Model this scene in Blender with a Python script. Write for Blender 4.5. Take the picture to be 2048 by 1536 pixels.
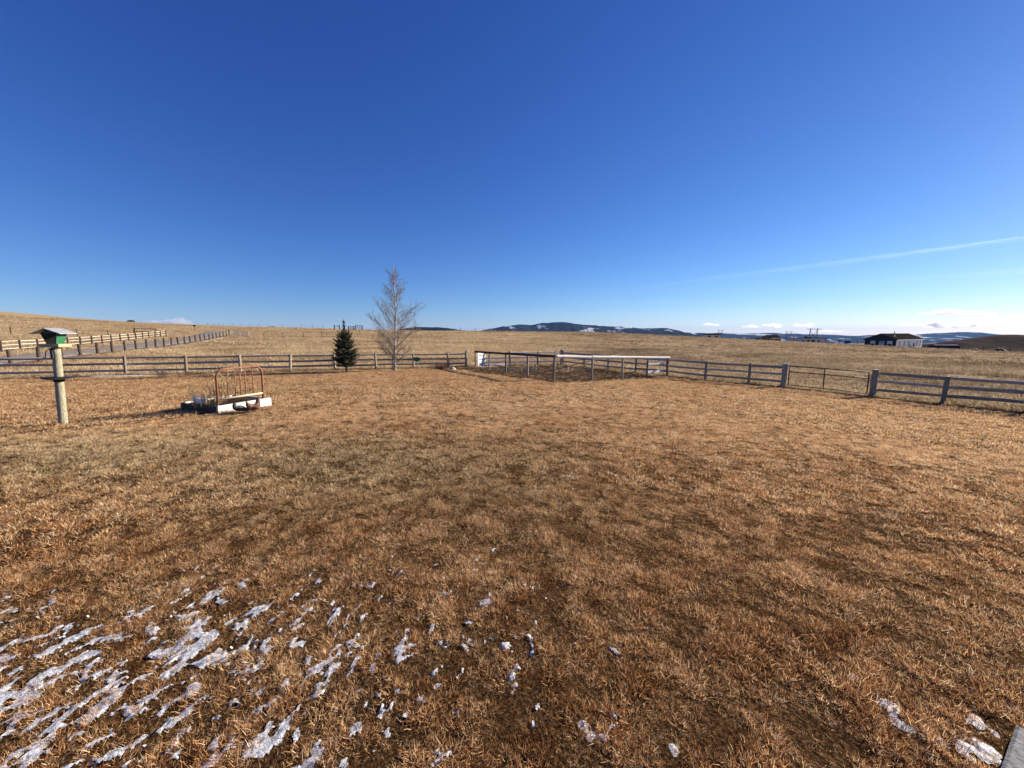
import bpy, math, random
import numpy as np
from mathutils import Vector, Matrix

for o in list(bpy.data.objects):
    bpy.data.objects.remove(o, do_unlink=True)
scene = bpy.context.scene
COL = scene.collection
random.seed(7)
RNG = np.random.default_rng(11)
R = math.radians

# ------------------------------------------------------------------ camera
FPX, CX, CY = 770.0, 1024.0, 768.0            # focal length and centre in pixels of the 2048 x 1536 photograph
PITCH = math.atan(103.0 / FPX)
EYE = 1.75
cam_d = bpy.data.cameras.new('camera')
cam_d.sensor_width = 36.0
cam_d.lens = 36.0 * FPX / 2048.0
cam_d.clip_start = 0.05
cam_d.clip_end = 120000.0
cam = bpy.data.objects.new('camera', cam_d)
COL.objects.link(cam)
cam.location = (0, 0, EYE)
cam.rotation_euler = (math.pi / 2 - PITCH, 0, 0)
scene.camera = cam

# ------------------------------------------------------------------ sky, sun, exposure
SUN_AZ, SUN_EL = R(63.0), R(20.0)             # azimuth to the right of the view axis (+Y)
world = bpy.data.worlds.new('World')
scene.world = world
world.use_nodes = True
wn = world.node_tree
wn.nodes.clear()
sky_t = wn.nodes.new('ShaderNodeTexSky')
sky_t.sky_type = 'NISHITA'
sky_t.sun_disc = False
sky_t.sun_elevation = SUN_EL
sky_t.sun_rotation = SUN_AZ
sky_t.altitude = 1500.0
sky_t.air_density = 1.0
sky_t.dust_density = 0.22
sky_t.ozone_density = 4.0
bg = wn.nodes.new('ShaderNodeBackground')
bg.inputs['Strength'].default_value = 0.10
wout = wn.nodes.new('ShaderNodeOutputWorld')
# the camera's rendering of the sky colour: one tone curve per channel, the same everywhere
_sep = wn.nodes.new('ShaderNodeSeparateColor'); _com = wn.nodes.new('ShaderNodeCombineColor')
wn.links.new(sky_t.outputs[0], _sep.inputs[0])
for _c, (_g, _k) in enumerate(((1.32, .242), (1.15, .342), (.84, .800))):
    _p = wn.nodes.new('ShaderNodeMath'); _p.operation = 'POWER'; _p.inputs[1].default_value = _g
    _m = wn.nodes.new('ShaderNodeMath'); _m.operation = 'MULTIPLY'; _m.inputs[1].default_value = _k
    wn.links.new(_sep.outputs[_c], _p.inputs[0]); wn.links.new(_p.outputs[0], _m.inputs[0]); wn.links.new(_m.outputs[0], _com.inputs[_c])
wn.links.new(_com.outputs[0], bg.inputs['Color'])
wn.links.new(bg.outputs[0], wout.inputs['Surface'])

sun_d = bpy.data.lights.new('sun', 'SUN')
sun_d.energy = 5.0
sun_d.angle = R(0.53)
sun_d.color = (1.0, 0.88, 0.70)
sun = bpy.data.objects.new('sun', sun_d)
COL.objects.link(sun)
SUNV = Vector((math.sin(SUN_AZ) * math.cos(SUN_EL), math.cos(SUN_AZ) * math.cos(SUN_EL), math.sin(SUN_EL)))
sun.rotation_euler = SUNV.to_track_quat('Z', 'Y').to_euler()
sun.location = SUNV * 60

scene.view_settings.view_transform = 'Standard'
scene.view_settings.look = 'None'
scene.view_settings.gamma = 1.0
scene.view_settings.exposure = 1.12
scene.render.engine = 'CYCLES'
scene.cycles.max_bounces = 6
scene.cycles.diffuse_bounces = 3
scene.cycles.volume_bounces = 2
scene.cycles.transparent_max_bounces = 12

# ------------------------------------------------------------------ terrain
_HT = np.random.default_rng(5).random((256, 256))


def vnoise(x, y):
    x = np.asarray(x, float); y = np.asarray(y, float)
    xi = np.floor(x).astype(int); yi = np.floor(y).astype(int)
    fx = x - xi; fy = y - yi
    fx = fx * fx * (3 - 2 * fx); fy = fy * fy * (3 - 2 * fy)
    a = _HT[xi & 255, yi & 255]; b = _HT[(xi + 1) & 255, yi & 255]
    c = _HT[xi & 255, (yi + 1) & 255]; d = _HT[(xi + 1) & 255, (yi + 1) & 255]
    return (a * (1 - fx) + b * fx) * (1 - fy) + (c * (1 - fx) + d * fx) * fy


def fbm(x, y, o=4):
    s = 0; a = 0.5; t = 0
    for k in range(o):
        s = s + a * vnoise(x * 2 ** k + 17.3 * k, y * 2 ** k + 9.1 * k)
        t += a; a *= 0.5
    return s / t


def ray(px, py):
    u, v = (px - CX) / FPX, (py - CY) / FPX
    c, s = math.cos(PITCH), math.sin(PITCH)
    return Vector((u, c - v * s, -s - v * c))


# skyline of the near land: (pixel column, pixel row, distance ahead)
CREST = [(-400, 612, 150), (-150, 618, 160), (0, 627, 170), (100, 632, 175), (200, 640, 180), (300, 649, 170), (400, 653, 160),
         (500, 654.5, 150), (620, 656, 140), (720, 658, 132), (800, 660, 128), (900, 661.5, 125), (1000, 662, 124),
         (1100, 662.5, 122), (1200, 664, 120), (1300, 667, 118), (1400, 672, 114), (1500, 678, 110), (1600, 683, 104),
         (1700, 688.5, 98), (1800, 694, 92), (1900, 699, 84), (2048, 705, 74), (2300, 716, 62)]
CTRL = [(0, 0, -1.75), (0, -12, -1.6), (-15, 0, -1.75), (-20, -12, -1.6), (15, 0, -2.25), (25, -10, -2.3), (5, 3, -1.93),
        (-8, 8, -2.0), (0, 10, -2.08), (0, 20, -2.42), (10, 10, -2.52), (17, 17, -3.0), (18.3, 16.4, -3.04), (24, 8, -2.95),
        (-22.3, 22.1, -2.48), (-13, 27, -2.62), (-5, 30.8, -2.77), (4.45, 35, -2.88), (10.7, 26.5, -2.94), (14.5, 20.5, -2.93),
        (-34.5, 26.5, -2.32), (-40.3, 39, -2.1), (-46.5, 51.7, -1.98), (-63.4, 87, -0.76), (-52, 41.2, -1.96), (-70, 79, -0.74),
        (-40, 14, -2.2), (-60, 20, -1.9), (-80, 40, -0.6), (-100, 70, 1.2), (-130, 100, 4.0), (30, 25, -3.1), (40, 35, -3.15),
        (20, 50, -2.75), (-10, 50, -2.2), (0, 80, -1.0), (40, 80, -2.0), (-30, 60, -1.75), (60, 45, -3.1)]
for px, py, Y in CREST:
    py += 1.2 if px < 1300 else 2.4
    d = ray(px, py); k = Y / d.y
    x, z = d.x * k, d.z * k
    CTRL.append((x, Y, z))
    CTRL.append((x * 1.25, Y * 1.25, z * 1.25 - 0.035 * Y * 0.25 - 0.6))
    if px in (-400, 0, 200, 400, 620, 900, 1200, 1500, 1800, 2300):
        CTRL.append((x * 2.0, Y * 2.0, min(z, 6) - 7))
        CTRL.append((x * 3.4, Y * 3.4, -18))
CTRL += [(-300, -100, 0), (0, -200, -3), (300, -100, -8), (-500, 300, -10), (400, 100, -14), (-250, 60, 16)]
C = np.array(CTRL, float)


def _tps(r2):
    return np.where(r2 > 1e-9, 0.5 * r2 * np.log(np.maximum(r2, 1e-9)), 0.0)


_S = 60.0
_P = C[:, :2] / _S
_K = _tps(((_P[:, None] - _P[None]) ** 2).sum(-1)) + np.eye(len(C)) * 2e-4
_A = np.zeros((len(C) + 3, len(C) + 3))
_A[:len(C), :len(C)] = _K
_A[:len(C), -3:] = np.c_[np.ones(len(C)), _P]
_A[-3:, :len(C)] = _A[:len(C), -3:].T
_W = np.linalg.solve(_A, np.r_[C[:, 2], 0, 0, 0])
PLAIN = -22.0


def valley(r):
    return np.maximum(PLAIN - 0.0215 * np.maximum(r - 900, 0), -330.0)


def Hs(x, y):
    """height of the ground, arrays"""
    x = np.asarray(x, float); y = np.asarray(y, float)
    sh = x.shape; xf = x.ravel(); yf = y.ravel()
    out = np.empty(xf.shape)
    for i in range(0, len(xf), 20000):
        q = np.c_[xf[i:i + 20000], yf[i:i + 20000]] / _S
        r2 = ((q[:, None] - _P[None]) ** 2).sum(-1)
        out[i:i + 20000] = _tps(r2) @ _W[:-3] + _W[-3] + q @ _W[-2:]
    rr = np.hypot(xf, yf)
    st = np.interp(np.degrees(np.arctan2(xf, yf)), [-60, -20, 20, 60], [330, 260, 200, 170])
    t = np.clip((rr - st) / 300, 0, 1); t = t * t * (3 - 2 * t)
    out = np.clip(out, -60, 30) * (1 - t) + valley(rr) * t
    out = out + np.clip((rr - 60) / 200, 0, 1) * 0.5 * (fbm(xf / 35, yf / 35, 3) - 0.5)
    out = out + np.clip(1 - rr / 40, 0, 1) * .06 * (fbm(xf * .6, yf * .6, 1) - .5)
    return (out + EYE).reshape(sh)


def H(x, y):
    return float(Hs(np.array([x]), np.array([y]))[0])


def gpt(px, Y):
    """ground point in pixel column px at distance Y ahead"""
    z = -1.0
    for _ in range(4):
        zc = Y * math.cos(PITCH) - (z - EYE) * math.sin(PITCH)
        x = (px - CX) / FPX * zc
        z = H(x, Y)
    return Vector((x, Y, z))


def hit(px, py, far=400):
    """where the line of sight through a pixel meets the ground"""
    d = ray(px, py)
    ys = np.geomspace(0.5, far, 900)
    k = ys / d.y
    g = EYE + d.z * k - Hs(d.x * k, ys)
    j = np.where(g < 0)[0]
    if len(j) == 0:
        return gpt(px, far)
    j = j[0]; a, b = ys[max(j - 1, 0)], ys[j]
    for _ in range(18):
        m = 0.5 * (a + b)
        if EYE + d.z * m / d.y - H(d.x * m / d.y, m) < 0: b = m
        else: a = m
    return Vector((d.x * b / d.y, b, H(d.x * b / d.y, b)))


def at_y(px, py, Y):
    d = ray(px, py); k = Y / d.y
    return Vector((d.x * k, Y, EYE + d.z * k))


# ------------------------------------------------------------------ mesh helpers
class MB:
    def __init__(self):
        self.v, self.f, self.m = [], [], []

    def add(self, vs, fs, M=None, mi=0):
        b = len(self.v)
        for p in vs:
            p = Vector(p)
            self.v.append(tuple(M @ p) if M is not None else tuple(p))
        for f in fs:
            self.f.append(tuple(i + b for i in f)); self.m.append(mi)

    def box(self, c, s, M=None, mi=0, bev=0.0):
        cx, cy, cz = c; sx, sy, sz = s[0] / 2, s[1] / 2, s[2] / 2
        if bev <= 0:
            vs = [(cx + a * sx, cy + b * sy, cz + d * sz) for a in (-1, 1) for b in (-1, 1) for d in (-1, 1)]
            fs = [(0, 1, 3, 2), (4, 6, 7, 5), (0, 4, 5, 1), (2, 3, 7, 6), (0, 2, 6, 4), (1, 5, 7, 3)]
            self.add(vs, fs, M, mi)
        else:
            vs = []; idx = {}
            for a in (-1, 1):
                for b in (-1, 1):
                    for d in (-1, 1):
                        for ax in range(3):
                            p = [a * (sx - bev), b * (sy - bev), d * (sz - bev)]
                            p[ax] = (a * sx, b * sy, d * sz)[ax]
                            idx[(a, b, d, ax)] = len(vs)
                            vs.append((cx + p[0], cy + p[1], cz + p[2]))
            fs = []
            for ax in range(3):
                o1, o2 = [k for k in range(3) if k != ax]
                for s_ in (-1, 1):
                    q = []
                    for (u, w) in ((-1, -1), (1, -1), (1, 1), (-1, 1)):
                        t = [0, 0, 0]; t[ax] = s_; t[o1] = u; t[o2] = w
                        q.append(idx[(*t, ax)])
                    flip = (s_ > 0) == (ax == 1)
                    fs.append(tuple(q[::-1] if flip else q))
            for ax in range(3):
                o1, o2 = [k for k in range(3) if k != ax]
                for u in (-1, 1):
                    for w in (-1, 1):
                        t1 = [0, 0, 0]; t1[o1] = u; t1[o2] = w
                        t2 = t1[:]; t1[ax] = -1; t2[ax] = 1
                        fs.append((idx[(*t1, o1)], idx[(*t2, o1)], idx[(*t2, o2)], idx[(*t1, o2)]))
            for a in (-1, 1):
                for b in (-1, 1):
                    for d in (-1, 1):
                        fs.append((idx[(a, b, d, 0)], idx[(a, b, d, 1)], idx[(a, b, d, 2)]))
            self.add(vs, fs, M, mi)

    def tube(self, path, rad, n=8, cap=True, mi=0, flat=1.0):
        path = [Vector(p) for p in path]
        if not hasattr(rad, '__len__'): rad = [rad] * len(path)
        b = len(self.v); up = None
        for i, p in enumerate(path):
            t = (path[min(i + 1, len(path) - 1)] - path[max(i - 1, 0)]).normalized()
            if up is None:
                up = Vector((0, 0, 1)) if abs(t.z) < 0.9 else Vector((1, 0, 0))
            s = up.cross(t)
            if s.length < 1e-5: s = t.orthogonal()
            s.normalize(); up = t.cross(s).normalized()
            for k in range(n):
                a = 2 * math.pi * k / n
                self.v.append(tuple(p + (s * math.cos(a) + up * math.sin(a) * flat) * rad[i]))
        for i in range(len(path) - 1):
            for k in range(n):
                k2 = (k + 1) % n
                self.f.append((b + i * n + k, b + i * n + k2, b + (i + 1) * n + k2, b + (i + 1) * n + k)); self.m.append(mi)
        if cap:
            self.f.append(tuple(b + k for k in range(n))[::-1]); self.m.append(mi)
            e = b + (len(path) - 1) * n
            self.f.append(tuple(e + k for k in range(n))); self.m.append(mi)

    def mesh(self, name, mats, smooth=False):
        me = bpy.data.meshes.new(name)
        me.from_pydata(self.v, [], self.f)
        for m in (mats if isinstance(mats, (list, tuple)) else [mats]):
            me.materials.append(m)
        if any(self.m): me.polygons.foreach_set('material_index', self.m)
        if smooth: me.polygons.foreach_set('use_smooth', [True] * len(me.polygons))
        me.update()
        return me


def tag(o, label=None, cat=None, group=None, kind=None):
    if label: o['label'] = label
    if cat: o['category'] = cat
    if group: o['group'] = group
    if kind: o['kind'] = kind
    return o


def obj(name, data, parent=None, M=None):
    o = bpy.data.objects.new(name, data)
    COL.objects.link(o)
    if parent is not None:
        o.parent = parent
    if M is not None:
        o.matrix_basis = M
    return o


def thing(name, label, cat, loc, rz=0.0, group=None):
    o = bpy.data.objects.new(name, None)
    COL.objects.link(o)
    o.empty_display_size = 0.1
    o.matrix_basis = Matrix.Translation(loc) @ Matrix.Rotation(rz, 4, 'Z')
    return tag(o, label, cat, group)


def rel(parent, M):
    return parent.matrix_basis.inverted() @ M


def seg_matrix(a, b, roll=0.0, sc=(1, 1)):
    """frame with X from a to b, X scaled to the length"""
    a = Vector(a); b = Vector(b); d = b - a; L = d.length; t = d / L
    z = Vector((0, 0, 1)); y = z.cross(t)
    if y.length < 1e-4: y = Vector((0, 1, 0))
    y.normalize(); z = t.cross(y)
    M = Matrix(((t.x, y.x, z.x, a.x), (t.y, y.y, z.y, a.y), (t.z, y.z, z.z, a.z), (0, 0, 0, 1)))
    return M @ Matrix.Rotation(roll, 4, 'X') @ Matrix.Diagonal((L, sc[0], sc[1], 1))


# ------------------------------------------------------------------ materials
def new_mat(name):
    m = bpy.data.materials.new(name)
    m.use_nodes = True
    nt = m.node_tree; nt.nodes.clear()
    out = nt.nodes.new('ShaderNodeOutputMaterial')
    return m, nt, out


def N(nt, t, **kw):
    n = nt.nodes.new(t)
    for k, v in kw.items():
        if k.startswith('i_'):
            n.inputs[k[2:].replace('_', ' ')].default_value = v
        else:
            setattr(n, k, v)
    return n


def ramp(nt, fac, stops, interp='LINEAR'):
    n = nt.nodes.new('ShaderNodeValToRGB')
    e = n.color_ramp; e.interpolation = interp
    while len(e.elements) > 1: e.elements.remove(e.elements[-1])
    e.elements[0].position = stops[0][0]; e.elements[0].color = (*stops[0][1], 1)
    for p, c in stops[1:]:
        q = e.elements.new(p); q.color = (*c, 1)
    nt.links.new(fac, n.inputs[0])
    return n.outputs[0]


def simple(name, stops, scale=8.0, stretch=(1, 1, 1), rough=0.85, bump=0.15, spec=0.25, metal=0.0, coords='Object',
           rnd=0.0, detail=6.0, second=None):
    m, nt, out = new_mat(name)
    tc = N(nt, 'ShaderNodeTexCoord')
    mp = N(nt, 'ShaderNodeMapping'); mp.inputs['Scale'].default_value = stretch
    nt.links.new(tc.outputs[coords], mp.inputs[0])
    vec = mp.outputs[0]
    if rnd:
        oi = N(nt, 'ShaderNodeObjectInfo')
        ad = N(nt, 'ShaderNodeVectorMath', operation='ADD')
        ml = N(nt, 'ShaderNodeVectorMath', operation='SCALE'); ml.inputs['Scale'].default_value = 40
        cb = N(nt, 'ShaderNodeCombineXYZ')
        for k in range(3): nt.links.new(oi.outputs['Random'], cb.inputs[k])
        nt.links.new(cb.outputs[0], ml.inputs[0]); nt.links.new(vec, ad.inputs[0]); nt.links.new(ml.outputs[0], ad.inputs[1])
        vec = ad.outputs[0]
    no = N(nt, 'ShaderNodeTexNoise'); no.inputs['Scale'].default_value = scale; no.inputs['Detail'].default_value = detail
    no.inputs['Roughness'].default_value = 0.65
    nt.links.new(vec, no.inputs['Vector'])
    fac = no.outputs[0]
    if rnd:
        mr = N(nt, 'ShaderNodeMath', operation='MULTIPLY_ADD'); mr.inputs[1].default_value = rnd; mr.inputs[2].default_value = -rnd / 2
        nt.links.new(oi.outputs['Random'], mr.inputs[0])
        a2 = N(nt, 'ShaderNodeMath', operation='ADD'); nt.links.new(fac, a2.inputs[0]); nt.links.new(mr.outputs[0], a2.inputs[1])
        fac = a2.outputs[0]
    col = ramp(nt, fac, stops)
    p = N(nt, 'ShaderNodeBsdfPrincipled')
    p.inputs['Roughness'].default_value = rough
    p.inputs['Metallic'].default_value = metal
    p.inputs['Specular IOR Level'].default_value = spec
    nt.links.new(col, p.inputs['Base Color'])
    if bump:
        bm = N(nt, 'ShaderNodeBump'); bm.inputs['Strength'].default_value = bump; bm.inputs['Distance'].default_value = 0.02
        nt.links.new(no.outputs[0], bm.inputs['Height']); nt.links.new(bm.outputs[0], p.inputs['Normal'])
    nt.links.new(p.outputs[0], out.inputs['Surface'])
    return m


M_RAIL = simple('weathered_rail_wood', [(0.3, (.14, .12, .10)), (0.5, (.33, .285, .24)), (0.7, (.54, .475, .40))], 5, (2.2, 14, 14), rnd=.22, bump=.3)
M_POST = simple('weathered_post_wood', [(0.3, (.12, .10, .08)), (0.52, (.30, .25, .20)), (0.72, (.50, .435, .35))], 6, (10, 10, 1.5), rnd=.2, bump=.3)
M_DARKPOST = simple('dark_creosote_post', [(0.3, (.03, .022, .018)), (0.6, (.085, .06, .048)), (0.8, (.16, .12, .10))], 6, (10, 10, 1.5), rnd=.2, bump=.3)
M_PALERAIL = simple('pale_peeled_rail', [(0.3, (.36, .31, .25)), (0.55, (.56, .51, .44)), (0.75, (.70, .66, .58))], 5, (2.2, 14, 14), rnd=.15, bump=.2)
M_WIRE = simple('galvanised_wire', [(0.3, (.10, .09, .085)), (0.7, (.22, .21, .20))], 4, rough=.55, metal=.6, bump=0)
M_TPOST = simple('steel_fence_post', [(0.3, (.035, .028, .024)), (0.7, (.10, .085, .07))], 6, rough=.7, bump=.1)
M_GATE = simple('dark_gate_steel', [(0.3, (.02, .018, .018)), (0.7, (.07, .06, .055))], 7, rough=.55, metal=.4, bump=.05)
M_GATEPALE = simple('galvanised_gate_pipe', [(0.3, (.28, .28, .28)), (0.7, (.5, .5, .5))], 7, rough=.5, metal=.3, bump=.05)
M_FEEDPOST = simple('lichened_feeder_post', [(0.3, (.12, .11, .075)), (0.46, (.29, .27, .19)), (0.6, (.42, .395, .29)), (0.75, (.56, .53, .42))], 10, (10, 10, 1.2), bump=.6)
M_GREEN = simple('green_painted_board', [(0.35, (.022, .12, .055)), (0.65, (.035, .175, .085))], 10, bump=.05, rough=.6)
M_SEED = simple('bird_seed', [(0.35, (.10, .10, .04)), (0.65, (.22, .21, .10))], 160, bump=.5, rough=.8)
M_PLEXI = simple('dark_plastic_pane', [(0.35, (.010, .014, .016)), (0.65, (.018, .024, .026))], 6, bump=0, rough=.25, spec=.5)
M_ROOFMET = simple('pale_metal_sheet', [(0.35, (.40, .41, .42)), (0.65, (.62, .63, .63))], 8, bump=.04, rough=.35, metal=.3, spec=.5)
M_BLACKMET = simple('black_iron', [(0.35, (.012, .012, .013)), (0.65, (.035, .033, .032))], 12, bump=.05, rough=.5)
M_BAREWOOD = simple('bare_yellow_wood', [(0.3, (.30, .22, .11)), (0.55, (.48, .38, .22)), (0.75, (.60, .52, .34))], 6, (2, 12, 12), bump=.2)
M_WHITEBOARD = simple('peeling_white_board', [(0.30, (.10, .085, .07)), (0.40, (.42, .39, .34)), (0.47, (.78, .76, .70)), (0.75, (.86, .85, .80))], 5, (3, 8, 8), bump=.3)
M_SHADEBOARD = simple('weathered_board_in_shade', [(0.3, (.015, .014, .014)), (0.52, (.05, .045, .042)), (0.66, (.11, .10, .095)), (0.72, (.5, .49, .47))], 6, (3, 3, 8), bump=.3)  # dark tone paints the shade on the planter's left end
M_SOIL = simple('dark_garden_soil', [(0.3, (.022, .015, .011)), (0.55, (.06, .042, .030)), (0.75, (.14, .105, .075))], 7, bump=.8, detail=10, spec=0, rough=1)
M_RUST = simple('rusted_tube', [(0.3, (.10, .040, .024)), (0.48, (.24, .105, .060)), (0.62, (.36, .19, .12)), (0.74, (.50, .36, .27))], 14, bump=.25, rough=.75, metal=.1)
M_PALECROSS = simple('pale_cross_bar', [(0.3, (.40, .30, .17)), (0.55, (.66, .55, .36)), (0.75, (.76, .68, .50))], 9, (2, 9, 9), bump=.1, rough=.5)
M_GOOSE = simple('white_painted_resin', [(0.3, (.66, .66, .64)), (0.6, (.86, .86, .84))], 20, bump=.1, rough=.5)
M_GREYBIRD = simple('dark_slate_green_resin', [(0.3, (.028, .036, .034)), (0.6, (.075, .088, .082))], 30, bump=.2, rough=.6)
M_BROWNBIRD = simple('brown_painted_resin', [(0.3, (.04, .018, .012)), (0.55, (.11, .05, .034)), (0.75, (.20, .11, .08))], 22, bump=.2, rough=.55)
M_BEAK = simple('orange_beak', [(0.3, (.40, .20, .06)), (0.7, (.5, .26, .08))], 10, bump=0)
M_BARK = simple('pale_tree_bark', [(0.28, (.07, .055, .045)), (0.42, (.26, .22, .185)), (0.55, (.46, .42, .375)), (0.8, (.62, .58, .53))], 7, (6, 6, 2.5), bump=.4)
M_TWIG = simple('brown_twigs', [(0.3, (.11, .085, .07)), (0.7, (.29, .245, .205))], 5, bump=0)
M_NEEDLE = simple('spruce_needles', [(0.3, (.018, .028, .014)), (0.52, (.055, .066, .032)), (0.75, (.14, .125, .065))], 3, bump=0, rough=.7)
M_SPRUCEBARK = simple('spruce_bark', [(0.3, (.08, .06, .045)), (0.7, (.22, .18, .14))], 12, (6, 6, 2), bump=.4)
M_REDSTEM = simple('reddish_stems', [(0.3, (.075, .03, .024)), (0.7, (.19, .085, .065))], 4, bump=0)
M_STRAW = simple('dry_straw_stalks', [(0.3, (.30, .20, .10)), (0.55, (.50, .37, .20)), (0.8, (.68, .56, .36))], 3, bump=0, rough=.7, rnd=.2)
M_SIGNGREEN = simple('green_sign_plate', [(0.3, (.015, .13, .04)), (0.7, (.03, .20, .065))], 8, bump=.05, rough=.5)
M_STONE = simple('pale_stone', [(0.3, (.30, .26, .21)), (0.7, (.62, .57, .49))], 8, bump=.5)
M_WHITEPANEL = simple('white_panel_paint', [(0.3, (.74, .74, .72)), (0.7, (.86, .86, .84))], 6, bump=.05, rough=.5)
M_CONCRETE = simple('grey_concrete', [(0.3, (.15, .15, .15)), (0.55, (.27, .27, .26)), (0.75, (.36, .355, .34))], 40, bump=.5, rough=.9, detail=10)
M_GLASSDK = simple('dark_window_glass', [(0.3, (.008, .010, .013)), (0.7, (.016, .019, .024))], 4, bump=0, rough=.25, spec=.2)
M_NAVY = simple('navy_siding', [(0.3, (.010, .013, .022)), (0.7, (.018, .022, .036))], 3, (1, 1, 12), bump=.1, rough=.6)
M_WHITESIDE = simple('white_siding', [(0.3, (.82, .81, .78)), (0.7, (.90, .89, .86))], 3, (1, 1, 10), bump=.1, rough=.6)
M_TRIM = simple('grey_window_trim', [(0.3, (.42, .45, .50)), (0.7, (.55, .58, .62))], 4, bump=0, rough=.5)
M_SHINGLE = simple('dark_roof_shingle', [(0.3, (.016, .015, .014)), (0.7, (.042, .039, .035))], 6, bump=.3, rough=1.0, spec=.0)
M_GREYSIDE = simple('grey_white_siding', [(0.3, (.36, .36, .37)), (0.7, (.52, .52, .53))], 3, (1, 1, 8), bump=.05, rough=.5)
M_BLUETARP = simple('dark_blue_tarp', [(0.3, (.008, .010, .032)), (0.7, (.02, .026, .075))], 2, bump=.3, rough=.9, spec=.05)
M_CARWHITE = simple('white_car_paint', [(0.3, (.72, .72, .72)), (0.7, (.8, .8, .8))], 2, bump=0, rough=.2, spec=.6)
M_TYRE = simple('black_rubber', [(0.3, (.012, .012, .012)), (0.7, (.025, .025, .025))], 9, bump=.1)
M_BROWNWALL = simple('brown_wall', [(0.3, (.09, .06, .045)), (0.7, (.17, .12, .09))], 3, bump=.1)
M_SNOW = simple('snow', [(0.34, (.22, .22, .24)), (0.47, (.46, .48, .52)), (0.66, (.76, .78, .82))], 34, bump=.9, rough=.6, spec=.4, detail=9)
M_PYLON = simple('grey_pylon_wood', [(0.3, (.05, .05, .055)), (0.7, (.10, .10, .11))], 3, bump=0)
M_SHRUB = simple('dark_far_foliage', [(0.3, (.012, .016, .010)), (0.7, (.04, .045, .028))], 2, bump=.3)
M_MOUND = simple('dark_earth_mound', [(0.3, (.02, .015, .012)), (0.7, (.06, .045, .035))], 2, bump=.6)


def lawn_regions(x, y):
    """1 inside the mown yard, 0 in the pasture"""
    # left fence line through (-22.3,22.1) slope 1/1.987 ; right fence line (4.45,35) -> (18.3,16.4)
    a = (22.1 + (x + 22.3) / 1.987) - y
    dx, dy = 13.85, -18.6
    b = -((x - 4.45) * dy - (y - 35) * dx) / math.hypot(dx, dy)
    # b > 0 on the pasture side of the right fence?  fixed below by sign test at origin
    b0 = -((0 - 4.45) * dy - (0 - 35) * dx) / math.hypot(dx, dy)
    if b0 < 0: b = -b
    n = (fbm(np.asarray(x) * .8, np.asarray(y) * .8, 3) - .5) * .8
    return np.clip((np.minimum(a, b) + n) / .5 + .5, 0, 1)


def ground_material():
    m, nt, out = new_mat('ground_grass_and_thatch')
    tc = N(nt, 'ShaderNodeTexCoord')
    at = N(nt, 'ShaderNodeAttribute', attribute_name='lawn')
    att = N(nt, 'ShaderNodeAttribute', attribute_name='bare')  # bare soil mask, also painting fence shadow

    def noise(sc, det=6, st=(1, 1, 1), rough=.6):
        mp = N(nt, 'ShaderNodeMapping'); mp.inputs['Scale'].default_value = st
        nt.links.new(tc.outputs['Object'], mp.inputs[0])
        n = N(nt, 'ShaderNodeTexNoise'); n.inputs['Scale'].default_value = sc; n.inputs['Detail'].default_value = det
        n.inputs['Roughness'].default_value = rough
        nt.links.new(mp.outputs[0], n.inputs['Vector'])
        return n.outputs[0]

    def mix(f, a, b, mode='MIX'):
        x = N(nt, 'ShaderNodeMix', data_type='RGBA', blend_type=mode)
        if isinstance(f, float): x.inputs['Factor'].default_value = f
        else: nt.links.new(f, x.inputs['Factor'])
        nt.links.new(a, x.inputs['A']); nt.links.new(b, x.inputs['B'])
        return x.outputs['Result']
    n1 = noise(55, 8)
    lawn = ramp(nt, n1, [(.3, (.014, .008, .004)), (.5, (.055, .030, .014)), (.7, (.17, .10, .046))])
    n2 = noise(2.2, 8)
    n3 = noise(.22, 6, (1, 1, 1), .7)
    n5 = noise(.05, 8, (1, 1, 1), .72)
    past = ramp(nt, n2, [(.3, (.31, .222, .125)), (.5, (.40, .292, .172)), (.72, (.49, .37, .225))])
    past2 = ramp(nt, n3, [(.32, (.25, .176, .10)), (.5, (.38, .275, .160)), (.68, (.50, .38, .23))])
    past3 = ramp(nt, n5, [(.35, (.27, .19, .108)), (.52, (.40, .29, .168)), (.66, (.49, .37, .225))])
    p = mix(.5, past, past2); p = mix(.42, p, past3)
    c = mix(at.outputs['Fac'], p, lawn)
    n4 = noise(9, 9)
    soil = ramp(nt, n4, [(.3, (.022, .015, .010)), (.55, (.065, .045, .030)), (.75, (.17, .12, .08))])
    c = mix(att.outputs['Fac'], c, soil)
    b = N(nt, 'ShaderNodeBsdfPrincipled')
    b.inputs['Roughness'].default_value = 1.0; b.inputs['Specular IOR Level'].default_value = .0
    nt.links.new(c, b.inputs['Base Color'])
    bm = N(nt, 'ShaderNodeBump'); bm.inputs['Strength'].default_value = .9; bm.inputs['Distance'].default_value = .03
    nt.links.new(n1, bm.inputs['Height'])
    bm2 = N(nt, 'ShaderNodeBump'); bm2.inputs['Strength'].default_value = .3; bm2.inputs['Distance'].default_value = .5
    nt.links.new(n3, bm2.inputs['Height']); nt.links.new(bm.outputs[0], bm2.inputs['Normal'])
    nt.links.new(bm2.outputs[0], b.inputs['Normal'])
    nt.links.new(b.outputs[0], out.inputs['Surface'])
    return m


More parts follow.
